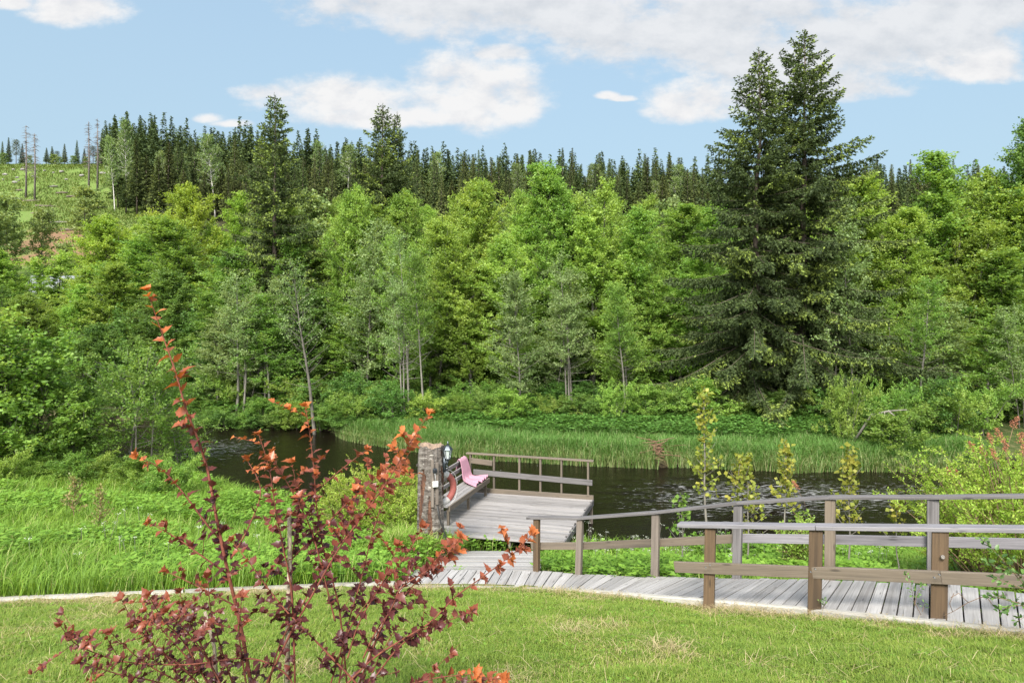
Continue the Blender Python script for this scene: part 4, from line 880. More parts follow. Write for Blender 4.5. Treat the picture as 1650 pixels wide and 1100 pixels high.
# the deeper forest reads as one mass
def deep_forest():
    Vs = []; Qs = []; As = []; off = 0; r = np.random.RandomState(5)
    src = []
    for k in range(5):
        me = TREES['far_%d' % k][1]; v = np.empty(len(me.vertices)*3, np.float32); me.vertices.foreach_get('co', v); a = np.empty(len(me.polygons), np.float32); me.attributes['lv'].data.foreach_get('value', a); src.append((v.reshape(-1, 4, 3), a))
    for row in range(4, 13):
        for i in range(135):
            u = -.60+(.85+.60)*(i+rng.random())/135; X, Y = forest_spot(u, row, 7.5); b = gz(X, Y); v, a = src[rng.randrange(5)]; pick = r.rand(len(v)) < .19
            q = v[pick]; c = q.mean(1, keepdims=True); q = c+(q-c)*2.0; s = rng.choice((9, 11, 13, 14.5, 15.5, 17))*(.84 if u < -.40 else 1)*rng.uniform(.92, 1.06)/18; an = rng.uniform(0, 6.28); ca, sa = math.cos(an), math.sin(an)
            q = (q*np.array([1.3, 1.3, 1])) @ np.array([[ca, sa, 0], [-sa, ca, 0], [0, 0, 1]])*s+np.array([X, Y, b]); Vs.append(q.reshape(-1, 3)); Qs.append(np.arange(len(q)*4).reshape(-1, 4)+off); off += len(q)*4; As.append(np.clip(a[pick]*rng.uniform(.5, 1.1), 0, 1))
    tag(link('deep_forest', mesh_np('deep_forest', np.concatenate(Vs), np.concatenate(Qs), attrs={'lv': np.concatenate(As)}), S_FAR), 'mass of spruce tops deeper in the forest on the far ridge', 'forest', kind='stuff')
deep_forest()
def hill_tree(key, x, top, Y, wpx, leaf, bk, name, label, cat, group=None): return ptree(key, x, top, Y, wpx, leaf, bk, name, label, cat, group)
hill_tree('birch_a', 204, 190, 138, 34, G_BIRCH, B_BIRCH, 'birch_tree', 'tall birch with a spotted white trunk at the left end of the forest edge', 'tree')
hill_tree('birch_a', 347, 212, 140, 46, G_BIRCH, B_BIRCH, 'birch_tree', 'light green white-trunked birch before the dark forest, left of the lone spruce', 'tree')
hill_tree('birch_a', 185, 218, 140, 30, G_BIRCH, B_BIRCH, 'birch_tree', 'smaller birch at the corner where the cleared slope meets the forest', 'tree')
for x, y, w in ((297, 245, 22), (265, 240, 26), (560, 232, 36), (520, 226, 30), (700, 240, 30), (838, 262, 30), (965, 262, 34), (1085, 285, 30), (1105, 262, 40), (1060, 290, 26)):
    hill_tree('birch_a', x, y, 150 if x < 400 else 168, w, G_BIRCH, B_BIRCH, 'birch_tree', 'light green birch mixed into the edge of the dark ridge forest', 'tree', 'birches along the edge of the ridge forest')
for i, (x, y) in enumerate(((4, 228), (14, 222), (26, 226), (36, 232), (75, 238), (84, 236), (92, 244), (104, 232), (124, 226), (136, 240), (150, 236), (168, 240), (176, 232), (-12, 226))):
    k = ('far_0', 'far_3', 'pine', 'far_1')[i % 4]; hill_tree(k, x, y, 186+rng.uniform(-3, 6), 14 if k == 'pine' else 12, S_FAR, B_DARK, 'young_conifer', 'small dark conifer on the skyline of the cleared slope', 'tree', 'small conifers on the skyline of the cleared slope')
for i, (x, y) in enumerate(((8, 246), (48, 250), (88, 248), (97, 252), (118, 250), (140, 252), (160, 250), (172, 254))):
    hill_tree('birch_young', x, y, 182, 17, G_BIRCH, B_BIRCH, 'young_birch', 'pale green young birch along the top of the cleared slope', 'tree', 'young birches along the top of the cleared slope')
for x, y, Y, w, lb in ((12, 305, 88, 62, 'feathery young birch at the left edge below the cleared slope'), (66, 328, 92, 40, 'feathery young birch left of the bare earth streak on the cleared slope'), (136, 296, 108, 50, 'thin see-through young birch on the cleared slope, right of the earth streak'), (-30, 330, 84, 60, 'young birch just outside the left edge below the cleared slope'), (110, 385, 80, 40, 'low young birch at the bottom of the earth streak')):
    hill_tree('birch_young', x, y, Y, w, G_BIRCH, B_GREY, 'young_birch', lb, 'tree')
# dead standing trunks
for x, top, base, lb in ((42, 202, 318, 'tallest left dead trunk with short broken twigs on the cleared slope'), (56, 215, 322, 'dead trunk just right of the far-left one on the cleared slope'), (143, 196, 312, 'dead trunk with dark needleless twigs, left of the pair near the forest'), (157, 191, 308, 'barest grey dead trunk, right of the pair near the forest')):
    Yp = 120.
    for _ in range(60):
        X = (x-825)*Yp/F; yy = HY-(gz(X, Yp)-ZC)*F/Yp
        Yp += (yy-base)*.25
    b = gz(X, Yp); H = ZC+(HY-top)*Yp/F-b; m_ = MB(); m_.tube([Vector((0, 0, -.3)), Vector((.08, 0, H*.5)), Vector((-.05, 0, H))], [.24, .16, .04], 7)
    root = thing('dead_spruce', lb, 'dead tree', (X, Yp, b)); dwm = bark('dead_wood_%d' % x, (.07, .058, .05), (.17, .145, .13))
    for k in range(120):
        t = .35+.64*rng.random(); L = (1.5-t*.9)*rng.uniform(.5, 1.5); a = rng.uniform(0, 6.28); p = Vector((0, 0, t*H)); m_.tube([p, p+Vector((math.cos(a)*L*.6, math.sin(a)*L*.6, -.1*L)), p+Vector((math.cos(a)*L, math.sin(a)*L, -.35*L))], [.05, .035, .015], 4)
    m_.build('trunk', dwm, root)
# boulders and felled logs on the slope
M_ROCK = plain('pale_granite', (.19, .18, .165), .9, 0, 3, .35, .6)
def hill_pt(x, y, Y0=130.):
    Yp = Y0
    for _ in range(80):
        X = (x-825)*Yp/F; Yp += ((HY-(gz(X, Yp)-ZC)*F/Yp)-y)*.2; Yp = min(max(Yp, 75), 190)
    return X, Yp, gz(X, Yp)
def boulder(seed, r):
    u = np.linspace(0, np.pi, 9); w = np.linspace(0, 2*np.pi, 14, endpoint=False); A, B = np.meshgrid(w, u); x, y, z = np.sin(B)*np.cos(A), np.sin(B)*np.sin(A), np.cos(B)
    k = r*(.7+.6*fbm(x*1.7+seed, y*1.7+z*1.3, seed)); V = np.stack([(x*k*1.4).ravel(), (y*k).ravel(), (z*k*.75).ravel()], 1); i = np.arange(9*14).reshape(9, 14); j = np.roll(i, -1, 1)
    return mesh_np('boulder', V, np.stack([i[:-1].ravel(), i[1:].ravel(), j[1:].ravel(), j[:-1].ravel()], 1))
for i, (x, y, r) in enumerate(((8, 282, 1.1), (28, 287, .8), (30, 292, .7), (24, 295, 1.2), (37, 274, 1.0), (72, 276, .8), (53, 285, .6), (107, 290, .7), (100, 278, 1.3), (132, 284, 1.2), (166, 280, 1.3), (22, 274, .8), (5, 290, .6), (86, 279, .6))):
    X, Y, z = hill_pt(x, y, 150); o = link('boulder', boulder(i+3, r*.42), M_ROCK); o.location = (X, Y, z+.1); o.rotation_euler.z = i; tag(o, 'pale grey boulder lying on the cleared grassy slope', 'boulder', 'boulders on the cleared slope')
for i, (x, y, l) in enumerate(((85, 302, 3.5), (100, 312, 3), (116, 318, 2.2), (26, 322, 3), (50, 325, 4), (80, 334, 5), (160, 336, 3), (30, 308, 2.5), (140, 348, 3.5), (95, 360, 4), (110, 372, 3), (60, 345, 4))):
    X, Y, z = hill_pt(x, y); m_ = MB(); a = rng.uniform(-.5, .5); m_.tube([Vector((-l/2*math.cos(a), -l/2*math.sin(a), .15)), Vector((0, 0, .25)), Vector((l/2*math.cos(a), l/2*math.sin(a), .2))], [.2, .18, .12], 7); m_.tube([Vector((0, 0, .2)), Vector((.4, -.3, .7))], [.07, .02], 5)
    o = m_.build('felled_log', B_DARK if i % 3 else B_PALE); o.location = (X, Y, z); tag(o, 'short felled log left lying on the cleared slope', 'log', 'felled logs on the cleared slope')
# shed seen through the leaves at left
def shed():
    P0 = px(128, 478, 56); zb = gz(P0.x, P0.y)-.3; root = thing('shed', 'shed with a pale metal roof half hidden behind the yellow-green trees at left', 'shed', (P0.x, P0.y, zb)); root.rotation_euler.z = R(18)
    e, rdg = ZC-zb+(HY-497)*56/F, ZC-zb+(HY-447)*58/F; w, d = 3.4, 3.2
    m_ = MB(); c = [(-w+.3, -d+.4), (w-.3, -d+.4), (w-.3, d-.4), (-w+.3, d-.4)]; m_.prism8([Vector((x, y, 0)) for x, y in c]+[Vector((x, y, e)) for x, y in c], e); m_.build('wall', plain('dark_red_boards', (.10, .05, .035), .85), root)
    m_ = MB()
    for s in (-1, 1): m_.board(Vector((0, s*d, e)), Vector((0, s*.02, rdg)), 2*w, .08)
    m_.build('roof', plain('pale_sheet_metal', (.22, .232, .255), .45, .2, 3, .08), root)
    m_ = MB()
    for sx in (-1, 1):
        b0 = len(m_.v); m_.v += [(sx*(w-.32), -d+.4, e), (sx*(w-.32), d-.4, e), (sx*(w-.32), 0, rdg-.12)]; m_.face((b0, b0+1, b0+2))
    m_.build('gable', plain('dark_red_boards_gable', (.10, .05, .035), .85), root)
shed()
# ------------------------------------------------------------------ grasses
def blades(P, h, w, lean, seed, lv, stiff=.5):
    r = np.random.RandomState(seed); n = len(P); az = r.rand(n)*2*np.pi; d = np.stack([np.cos(az), np.sin(az), np.zeros(n)], 1); s = np.stack([-np.sin(az), np.cos(az), np.zeros(n)], 1)
    h = h[:, None]; w = np.broadcast_to(w, n)[:, None]; lean = np.broadcast_to(lean, n)[:, None]; up = np.array([0, 0, 1.])
    m = P+up*h*.55+d*h*lean*stiff*.5; t = P+up*h*np.maximum(.05, 1-.35*lean)+d*h*lean
    V = np.stack([P-s*w/2, P+s*w/2, m+s*w*.42, m-s*w*.42, t], 1).reshape(-1, 3); i = np.arange(n)*5
    q = np.stack([i, i+1, i+2, i+3], 1); tr = np.stack([i+3, i+2, i+4], 1); return V, q, tr, np.concatenate([lv, lv])
def grass_obj(name, label, mat, P, h, w, lean, seed, lv, stiff=.5, cat='grass'):
    V, q, t, a = blades(P, h, w, lean, seed, lv, stiff); return tag(link(name, mesh_np(name, V, q, t, {'lv': a}), mat), label, cat, kind='stuff')
def on_ground(x, y, dz=-.01): return np.stack([x, y, ground_z(x, y)+dz], 1)
G_LAWN = leafmat('mown_lawn_grass', [(0, (.085, .16, .022)), (.45, (.18, .265, .036)), (.7, (.26, .31, .055)), (.85, (.34, .31, .12)), (1, (.43, .37, .19))], .42, .55, 0, 0)
G_TALL = leafmat('lush_meadow_grass', [(0, (.10, .20, .024)), (.5, (.19, .33, .04)), (.85, (.27, .40, .065)), (1, (.42, .42, .17))], .45, .5, 0, 0)
G_SEDGE = leafmat('river_sedge', [(0, (.07, .155, .032)), (.5, (.12, .25, .05)), (.8, (.19, .32, .085)), (1, (.36, .37, .18))], .45, .5, 0, 0)
G_DRY = leafmat('dry_straw', [(0, (.19, .155, .075)), (.5, (.33, .265, .135)), (1, (.48, .40, .24))], .2, .8, 0, 0)
G_HERB = leafmat('goutweed_leaves', [(0, (.10, .20, .025)), (.5, (.17, .32, .042)), (1, (.25, .40, .065))], .45, .5, 0, 0)
G_FERN = leafmat('bank_herbs', [(0, (0.0435, 0.102, 0.0217)), (.5, (0.0798, 0.181, 0.0319)), (1, (0.145, 0.275, 0.058))], .35, .5, 0, 0)
G_HILL = leafmat('clearing_grass', [(0, (0.077, 0.121, 0.0275)), (.5, (0.127, 0.187, 0.0385)), (1, (0.209, 0.242, 0.077))], .3, .7, 0, 0)
r_ = np.random.RandomState(12)
def inframe(x, y, pad=.16):
    u = x/np.maximum(y, .1); return np.abs(u) < .75+pad
def sample(n, x0, x1, y0, y1): return r_.uniform(x0, x1, n), r_.uniform(y0, y1, n)
def lawn():
    # denser close to the camera
    y = 3.0+8.2*r_.rand(780000)**.85; x = (r_.rand(len(y))*2-1)*(.82*y+.5); k = Kl(x)-.06; ok = y < k; x, y = x[ok], y[ok]; k = k[ok]
    edge = sst(1.5, .1, k-y); n1 = fbm(x*1.1, y*1.1, 51); n2 = fbm(x*4, y*4, 52); dry = np.clip(edge*1.25*sst(.36, .52, n2)+(n1-.60)*2.8+(n2-.5)*.8, 0, 1)
    tuft = fbm(x*2.3+7, y*2.3, 57)
    keep = r_.rand(len(x)) > dry*.45; x, y, dry, n2, edge, tuft = (v[keep] for v in (x, y, dry, n2, edge, tuft)); k = k[keep]
    h = (.028+.035*r_.rand(len(x))+.045*np.clip(tuft-.52, 0, 1)*2)*(1-.35*dry)+(r_.rand(len(x)) < .012+.05*edge)*(.07*r_.rand(len(x)))
    lv = np.clip(np.where(r_.rand(len(x)) < dry*.48+.04, .78+.22*r_.rand(len(x)), .1+.5*r_.rand(len(x))+.25*(n2-.5)+.1*dry), 0, 1)
    grass_obj('lawn_grass', 'short mown lawn with yellowed patches in the foreground', G_LAWN, on_ground(x, y), h, .0030+.0003*y, .35+.9*r_.rand(len(x)), 61, lv)
    # straw thatch lying on the lawn
    y = 3.2+8*r_.rand(190000); x = (r_.rand(len(y))*2-1)*(.82*y+.5); k = Kl(x)-.07; e = sst(1.4, .05, k-y); n1 = fbm(x*1.1, y*1.1, 51); n3 = fbm(x*2.2, y*2.2, 77)
    ok = (y < k)&(r_.rand(len(x)) < np.clip(e*1.1*(n3 > .38)+(n1-.66)*2.3+(n3-.65)*1.8, .012, 1)); x, y = x[ok], y[ok]
    P = on_ground(x, y, .008+.02*r_.rand(len(x))); grass_obj('straw', 'dry straw-coloured cuttings lying along the kerb and on the lawn', G_DRY, P, .03+.07*r_.rand(len(x)), .0032, 2.2+r_.rand(len(x)), 62, r_.rand(len(x)), .9, 'straw')
lawn()
def off_walk(x, y):
    "True away from the boardwalk, spur, platform"
    ok = np.ones(len(x), bool)
    for A, B in ((NEARP, FARP), (SPL, SPR), ([NL-e2*0, FL], [NR_, FR])):
        L = [poly_at(A, i/40) for i in range(41)] if len(A) > 2 else [A[0].lerp(A[1], i/40) for i in range(41)]; Rr = [poly_at(B, i/40) for i in range(41)] if len(B) > 2 else [B[0].lerp(B[1], i/40) for i in range(41)]
        for a, b, a2, b2 in zip(L, Rr, L[1:], Rr[1:]):
            poly = [a, b, b2, a2]; s = None; ins = np.ones(len(x), bool)
            area = sum(poly[i].x*poly[(i+1) % 4].y-poly[(i+1) % 4].x*poly[i].y for i in range(4)); sg = 1 if area > 0 else -1
            for i in range(4):
                p, q = poly[i], poly[(i+1) % 4]; ins &= (((q.x-p.x)*(y-p.y)-(q.y-p.y)*(x-p.x))*sg > -.03*(q-p).length)
            ok &= ~ins
    return ok
def meadow():
    x, y = sample(380000, -23, 13, 5.5, 24.5); n = Yn(x); k = Kl(x)+.05; ok = (y > k)&(y < n-.05)&inframe(x, y); x, y = x[ok], y[ok]; ok = off_walk(x, y); x, y = x[ok], y[ok]
    right = x > np.interp(y, [10, 14], [-1.2, -.2]); d0 = np.minimum(y-Kl(x), 9); n1 = fbm(x*.8, y*.8, 71); n2 = fbm(x*3, y*3, 72)
    nearw = np.where(right, sst(2.3, 1.1, y-Kl(x)), 0.); nearw = np.maximum(nearw, sst(.9, .3, np.hypot((x+1.0)/1.2, (y-13.0)/1.2)))
    keep = r_.rand(len(x)) > np.where(right, .05+.3*nearw, .12); x, y, n1, n2, nearw, right = (v[keep] for v in (x, y, n1, n2, nearw, right))
    h = np.where(right, .14+.34*n1, .16+.34*n1+.12*n2)*(.6+.7*r_.rand(len(x)))*(1-.45*nearw)
    lv = np.clip(.05+.55*r_.rand(len(x))+.5*(n2-.5)+.7*(fbm(x*.9+3, y*.9, 79)-.4), 0, .86); lv = np.where(r_.rand(len(x)) < nearw*.6+.05, .95+.05*r_.rand(len(x)), lv)
    grass_obj('meadow_grass', 'lush tall grass filling the meadow between the timber edging and the river', G_TALL, on_ground(x, y), h, .007+.0004*y, .35+.75*r_.rand(len(x)), 63, lv)
    x, y = sample(170000, -6, 9, 7, 15); k = Kl(x)+.3; ok = (y > k)&(y < Yn(x)); x, y = x[ok], y[ok]; ok = off_walk(x, y)&((x > -1.4)|(np.hypot(x+1.2, y-13) < 1.1)); x, y = x[ok], y[ok]
    w = sst(2.6, .9, y-Kl(x)); w = np.maximum(w, sst(1.2, .4, np.hypot((x+1.0)/1.1, (y-13.2)/1.3))); ok = r_.rand(len(x)) < w*np.clip((fbm(x*2, y*2, 74)-.25)*2, 0, 1)*.6; x, y = x[ok], y[ok]
    grass_obj('dry_grass', 'bleached dry grass along the river side of the boardwalk and round the log pillar', G_DRY, on_ground(x, y), .06+.20*r_.rand(len(x)), .006, .9+1.2*r_.rand(len(x)), 64, r_.rand(len(x)), .7)
meadow()
def herbs(name, label, mat, cx, cy, hh, seed, per=9, L=.10, W=.055, cat='plants', spread=.14):
    "low leafy herbs: whorls of leaves on short stalks"
    r = np.random.RandomState(seed); n = len(cx); b = on_ground(cx, cy); lf = Leaves(seed)
    for k in range(per):
        az = r.rand(n)*6.283; t = .45+.6*r.rand(n); rad = spread*(.3+r.rand(n)); P = b+np.stack([np.cos(az)*rad, np.sin(az)*rad, hh*t], 1); D = np.stack([np.cos(az), np.sin(az), -.1+.5*r.rand(n)], 1); N = np.stack([r.randn(n)*.35, r.randn(n)*.35, np.ones(n)], 1); sz = .6+.7*r.rand(n); lf.add(P, D, N, L*sz, W*sz, np.clip(.15+.7*r.rand(n)*t, 0, 1))
    return tag(link(name, lf.mesh(name, .06), mat), label, cat, kind='stuff')
def spread(n, x0, x1, y0, y1, fn):
    x, y = sample(n, x0, x1, y0, y1); ok = fn(x, y)&inframe(x, y); return x[ok], y[ok]
x, y = spread(15000, -17, -.2, 10, 24, lambda x, y: (y > Kl(x)+.2)&(y < Yn(x)-.1)&(fbm(x*.55, y*.55, 81) > .51)&off_walk(x, y))
herbs('meadow_herbs', 'patches of leafy goutweed among the meadow grass', G_HERB, x, y, .22+.25*fbm(x*.8, y*.8, 71), 65)
x, y = spread(9000, .3, 13, 8, 16, lambda x, y: (y > Kl(x)+1.5)&(y < Yn(x))&off_walk(x, y)&(fbm(x*.9, y*.9, 83) > .50))
herbs('bank_herbs', 'bright leafy herbs on the river bank behind the boardwalk railing', G_HERB, x, y, .18+.30*fbm(x*.8, y*.8, 85), 66)
x, y = spread(2600, -7, 6, 3.6, 10.4, lambda x, y: (y < Kl(x)-.2)&(fbm(x*1.7, y*1.7, 187) > .48))
herbs('lawn_weeds', 'clover and broad-leaved weeds scattered through the mown lawn', G_HERB, x, y, .012+.02*fbm(x*3, y*3, 85), 166, 7, .032, .022, 'weeds', .03)
# white umbels on the near bank
def tuft():
    "long grass round the foot of the log pillar"
    n = 3800; a = r_.rand(n)*6.283; rr = .30+.55*r_.rand(n)**.8; x = LX-.12+np.cos(a)*rr*1.1; y = LY+.05+np.sin(a)*rr; ok = off_walk(x, y); x, y = x[ok], y[ok]
    lv = np.where(r_.rand(len(x)) < .28, .92+.08*r_.rand(len(x)), .2+.6*r_.rand(len(x))); grass_obj('grass_tuft', 'long uncut grass round the foot of the log pillar', G_TALL, on_ground(x, y), .30+.38*r_.rand(len(x)), .011, .25+.8*r_.rand(len(x)), 167, lv)
tuft()
def umbels():
    M = plain('white_umbel_flowers', (.42, .45, .36), .8); lf = Leaves(90); mb = MB()
    r = np.random.RandomState(91)
    pts = [(a, b) for a, b in zip(r.uniform(1.3, 7.0, 150), r.uniform(12.2, 15.2, 150)) if b < float(Yn(a))+.1]+[(a, b) for a, b in zip(r.uniform(-8, -4.0, 26), r.uniform(10.8, 14, 26))]
    for (x, y) in pts:
        z = gz(x, y); h = r.uniform(.3, .65); mb.tube([Vector((x, y, z)), Vector((x+r.randn()*.06, y+r.randn()*.06, z+h))], [.005, .003], 3)
        c = np.array(mb.v[-1]); n = 16; P = c+np.stack([r.randn(n)*.032, r.randn(n)*.032, r.randn(n)*.01], 1); lf.add(P, r.randn(n, 3), np.tile([0, 0, 1.], (n, 1)), .015, .015, .5)
    tag(link('cow_parsley', lf.mesh('cow_parsley'), M), 'white flower heads of cow parsley over the herbs on the river bank', 'flowers', kind='stuff')
    o = mb.build('cow_parsley_stems', B_GREY); tag(o, 'thin stalks of the cow parsley on the river bank', 'flowers', kind='stuff')
umbels()
def far_bank():
    x, y = sample(230000, -10, 17, 21.5, 33); f = Yf(x); d = y-f; ok = (d > -.18)&(d < 5.5)&(x > -7.6)&inframe(x, y)&~((np.abs(x-5.15+.1*(y-23.5)) < .22)&(d < 2)); x, y, d = x[ok], y[ok], d[ok]
    n1 = fbm(x*.7, y*.7, 95); keep = r_.rand(len(x)) < np.clip(1.1-d/6, .1, 1); x, y, d, n1 = (v[keep] for v in (x, y, d, n1))
    h = (.24+.34*n1+.18*sst(1.8, .2, d))*(.65+.6*r_.rand(len(x))); lv = np.clip(.15+.6*r_.rand(len(x)), 0, .8); lv = np.where(r_.rand(len(x)) < .07+.40*sst(.6, 0, d), .9+.1*r_.rand(len(x)), lv)
    P = on_ground(x, y); P[:, 2] = np.maximum(P[:, 2], -.02); grass_obj('river_sedge', 'tall green sedge fringing the far bank of the river', G_SEDGE, P, h, .014, .35+.95*r_.rand(len(x))**1.4, 67, lv, .4)
    x, y = spread(9000, -9, 18, 23, 33, lambda x, y: (y > Yf(x)+2.0+1.2*fbm(x*.5, y*0, 4))&(y < Yf(x)+9)); herbs('shade_herbs', 'ferns and leafy herbs under the trees of the far bank', G_FERN, x, y, .25+.4*fbm(x, y, 97), 68, 10, .15, .08)
    x, y = spread(14000, -30, 30, 30, 45, lambda x, y: (y > Yf(x)+.6)&((x < -6.5)|(y > 31)|(x > 11))); herbs('forest_floor_herbs', 'dark undergrowth on the forest floor between the trunks', G_FERN, x, y, .3+.5*fbm(x, y, 98), 69, 8, .17, .10, 'undergrowth', .25)
far_bank()
def hill_grass():
    x, y = sample(180000, -172, -40, 75, 190); u = x/y; ok = (u < -.53)&(u > -.92)&(fbm(x*.25, y*.25, 99) > .36)&~((fbm(x*.12, y*.07, 40) > .57)&(y < 135)); x, y = x[ok], y[ok]
    grass_obj('clearing_grass', 'rough grass tussocks on the cleared slope', G_HILL, on_ground(x, y), .25+.5*r_.rand(len(x)), .13, .6+.6*r_.rand(len(x)), 70, r_.rand(len(x)))
hill_grass()

# ------------------------------------------------------------------ shrubs and saplings near the boardwalk
def shrub(name, label, base, H, Rad, nst, leaf, stemm, lL, lW, nl, seed, cat='bush', group=None, up=1.0, droop=.15, side=6, tone=(.2, .8), z0=.12):
    rd = random.Random(seed); lf = Leaves(seed); mb = MB(); root = thing(name, label, cat, base, group)
    for i in range(nst):
        az = rd.uniform(0, 6.283); rr = Rad*math.sqrt(rd.random()); h = H*rd.uniform(.55, 1.0)*(1-.35*(rr/Rad)**2); q = Vector((math.cos(az)*rr*.25, math.sin(az)*rr*.25, -.05)); e = Vector((math.cos(az)*rr, math.sin(az)*rr, h)); m = q.lerp(e, .55)+Vector((0, 0, h*.10))
        pts = [q, q.lerp(m, .5)+Vector((rd.gauss(0, .02), rd.gauss(0, .02), .03)), m, m.lerp(e, .6)+Vector((0, 0, .02)), e]; mb.tube(pts, [.009, .008, .006, .004, .002], 4); tn = rd.uniform(*tone)
        for k in range(side):
            f = z0+(1-z0)*(k+rd.random())/side; g = f*4; j = min(3, int(g)); p = pts[j].lerp(pts[j+1], g-j); d = Vector((rd.gauss(0, .8), rd.gauss(0, .8), rd.uniform(.1, .9)*up)).normalized(); l = rd.uniform(.10, .28)*min(1.4, H); t_ = p+d*l; mb.tube([p, t_], [.004, .002], 3)
            lf.along(p, t_, nl, lL, lW, .018, .8, tn, .22, .7, droop)
        lf.along(pts[3], e, nl, lL, lW, .012, .7, min(1, tn+.15), .15)
    mb.build('stem', stemm, root); c = link('foliage', lf.mesh('foliage'), leaf, root); return root
M_TWIG = bark('brown_twig', (.10, .06, .035), (.22, .14, .085), None, 30)
def gb(x, y, Y):
    p = px(x, y, Y); return Vector((p.x, Y, gz(p.x, Y)))
b = gb(600, 800, 16.2); shrub('spirea_bush', 'bright yellow-green mounded bush left of the log pillar', b, 1.65, 1.6, 130, G_LIME, M_TWIG, .055, .026, 26, 101, z0=.2)
b = gb(640, 800, 15.3); shrub('spirea_bush', 'darker green side of the mounded bush, right behind the log pillar', b, 1.45, .85, 55, G_LIME, M_TWIG, .055, .026, 26, 102, z0=.2)
b = gb(1655, 900, 9.6); shrub('spirea_bush', 'big airy yellow-green bush at the right edge behind the railings', b, 2.5, 1.75, 140, G_LIME, M_TWIG, .05, .021, 34, 103, z0=.25)
b = gb(1590, 880, 10.6); shrub('spirea_bush', 'lower yellow-green bush spilling left from the big one at the right edge', b, 1.85, 1.15, 80, G_LIME, M_TWIG, .05, .021, 30, 104, z0=.25)
b = gb(1292, 850, 11.6); shrub('spirea_bush', 'small bright green bush with one rusty plume behind the boardwalk railing', b, 1.25, .42, 26, G_BRIGHT, M_TWIG, .06, .026, 22, 105, z0=.2)
M_RUST = plain('rusty_dead_flower_plumes', (.30, .12, .065), .95, 0, 30, .35)
def plume(x, y, Y, L, label, tilt, group=None, col=None):
    p = px(x, y, Y); root = thing('seed_plume', label, 'plume', p, group); m_ = MB(); rd = random.Random(int(x*7+y)); d = Vector((tilt, rd.uniform(-.2, .2), 1)).normalized(); e = -d*L*2.6; m_.tube([e, e*.5+Vector((.03, 0, 0)), Vector((0, 0, 0)), d*L], [.005, .004, .004, .002], 4); m_.build('stalk', M_TWIG, root); lf = Leaves(int(x)); 
    for k in range(24):
        f = k/24; q = d*L*f; o_ = Vector((rd.gauss(0, 1), rd.gauss(0, 1), rd.gauss(.6, .3))).normalized()*.075*(1-f*.7); lf.along(q, q+o_, 12, .016, .012, .006, 1, .5, .4)
    link('flower_head', lf.mesh('flower_head'), M_RUST, root); return root
GPL = 'rusty plumes on the bush at the right edge'
for x, y, Y, tl in ((1632, 690, 9.6, .35), (1612, 708, 9.7, -.3), (1598, 716, 9.8, -.35), (1645, 715, 9.5, -.1), (1570, 728, 10, -.5), (1585, 735, 9.9, -.4), (1620, 728, 9.6, -.15), (1532, 770, 10.4, -.4), (1543, 772, 10.4, -.2), (1604, 742, 9.7, -.3), (1650, 735, 9.4, .1)): plume(x, y, Y, .17, 'rust-brown dried flower plume sticking out of the bush at the right edge', tl, GPL)
plume(1283, 787, 11.5, .14, 'single rust-brown plume on the small green bush behind the railing', -.5)
# yellowing aspen saplings
def sapling(x, top, Y, label, wpx, n, seed, lean=0., bottom=.35, leaf=G_YEL, lL=.085, lW=.08, stemm=B_PALE, cat='sapling', nm='aspen_sapling', sub=1.):
    b = gb(x, 0, Y); top_ = px(x, top, Y); H = top_.z-b.z; Wd = wpx*Y/F/2; rd = random.Random(seed); lf = Leaves(seed); mb = MB(); root = thing(nm, label, cat, b)
    pts = [Vector((lean*H*(i/8)+rd.gauss(0, .012), rd.gauss(0, .012), H*i/8)) for i in range(9)]; mb.tube(pts, [.016*(1-i/8.5)*(H/2)+.003 for i in range(9)], 6)
    for k in range(n):
        t = bottom+(1-bottom)*(k+rd.random())/n; g = t*8; j = min(7, int(g)); p = pts[j].lerp(pts[j+1], g-j); az = k*2.4+rd.uniform(-.5, .5); tt = (t-bottom)/(1-bottom)
        l = Wd*(1.15-.85*tt)*rd.uniform(.35, 1.1); e = p+Vector((math.cos(az)*l, math.sin(az)*l, l*rd.uniform(.5, 1.3))); mb.tube([p, p.lerp(e, .5)+Vector((0, 0, -.02)), e], [.006, .005, .002], 4)
        lf.along(p.lerp(e, .25), e, int(rd.uniform(6, 13)*sub), lL, lW, .03, .9, rd.uniform(.25, .8), .3, .5, .5)
    lf.along(pts[6], pts[8], int(30*sub), lL, lW, .03, .8, .8, .2, .5, .3); mb.build('stem', stemm, root); link('foliage', lf.mesh('foliage'), leaf, root)
sapling(1140, 630, 12.6, 'tallest yellowing aspen sapling, behind the left end of the low railing', 62, 46, 201, -.02, .42)
sapling(1176, 735, 12.9, 'short leaning yellowing sapling beside the tallest aspen sapling', 50, 16, 202, .10, .55)
sapling(1205, 738, 12.2, 'bushy low yellow-green aspen sapling, second from the left behind the railing', 72, 30, 203, 0, .30)
sapling(1262, 718, 12.0, 'slim bare-stemmed aspen sapling between the bushy sapling and the rusty plume', 44, 26, 204, .02, .5)
sapling(1368, 724, 11.7, 'broad-leaved yellowing aspen sapling just right of a railing post, the rightmost tall one', 60, 34, 205, 0, .35)
sapling(1445, 800, 11.2, 'tiny yellowing sapling barely topping the railing near the right bush', 60, 12, 206, 0, .4)
sapling(1100, 800, 12.4, 'low green sapling under the handrail left of the tallest aspen', 70, 14, 207, 0, .3, G_MID)
sapling(118, 772, 14.2, 'left of two thin pinkish-green saplings in the meadow', 46, 26, 208, .02, .3, leafmat('pinkish_young_leaves', [(0, (.10, .14, .035)), (.5, (.19, .19, .06)), (1, (.33, .23, .12))], .35), .06, .045, M_TWIG, 'sapling', 'young_tree')
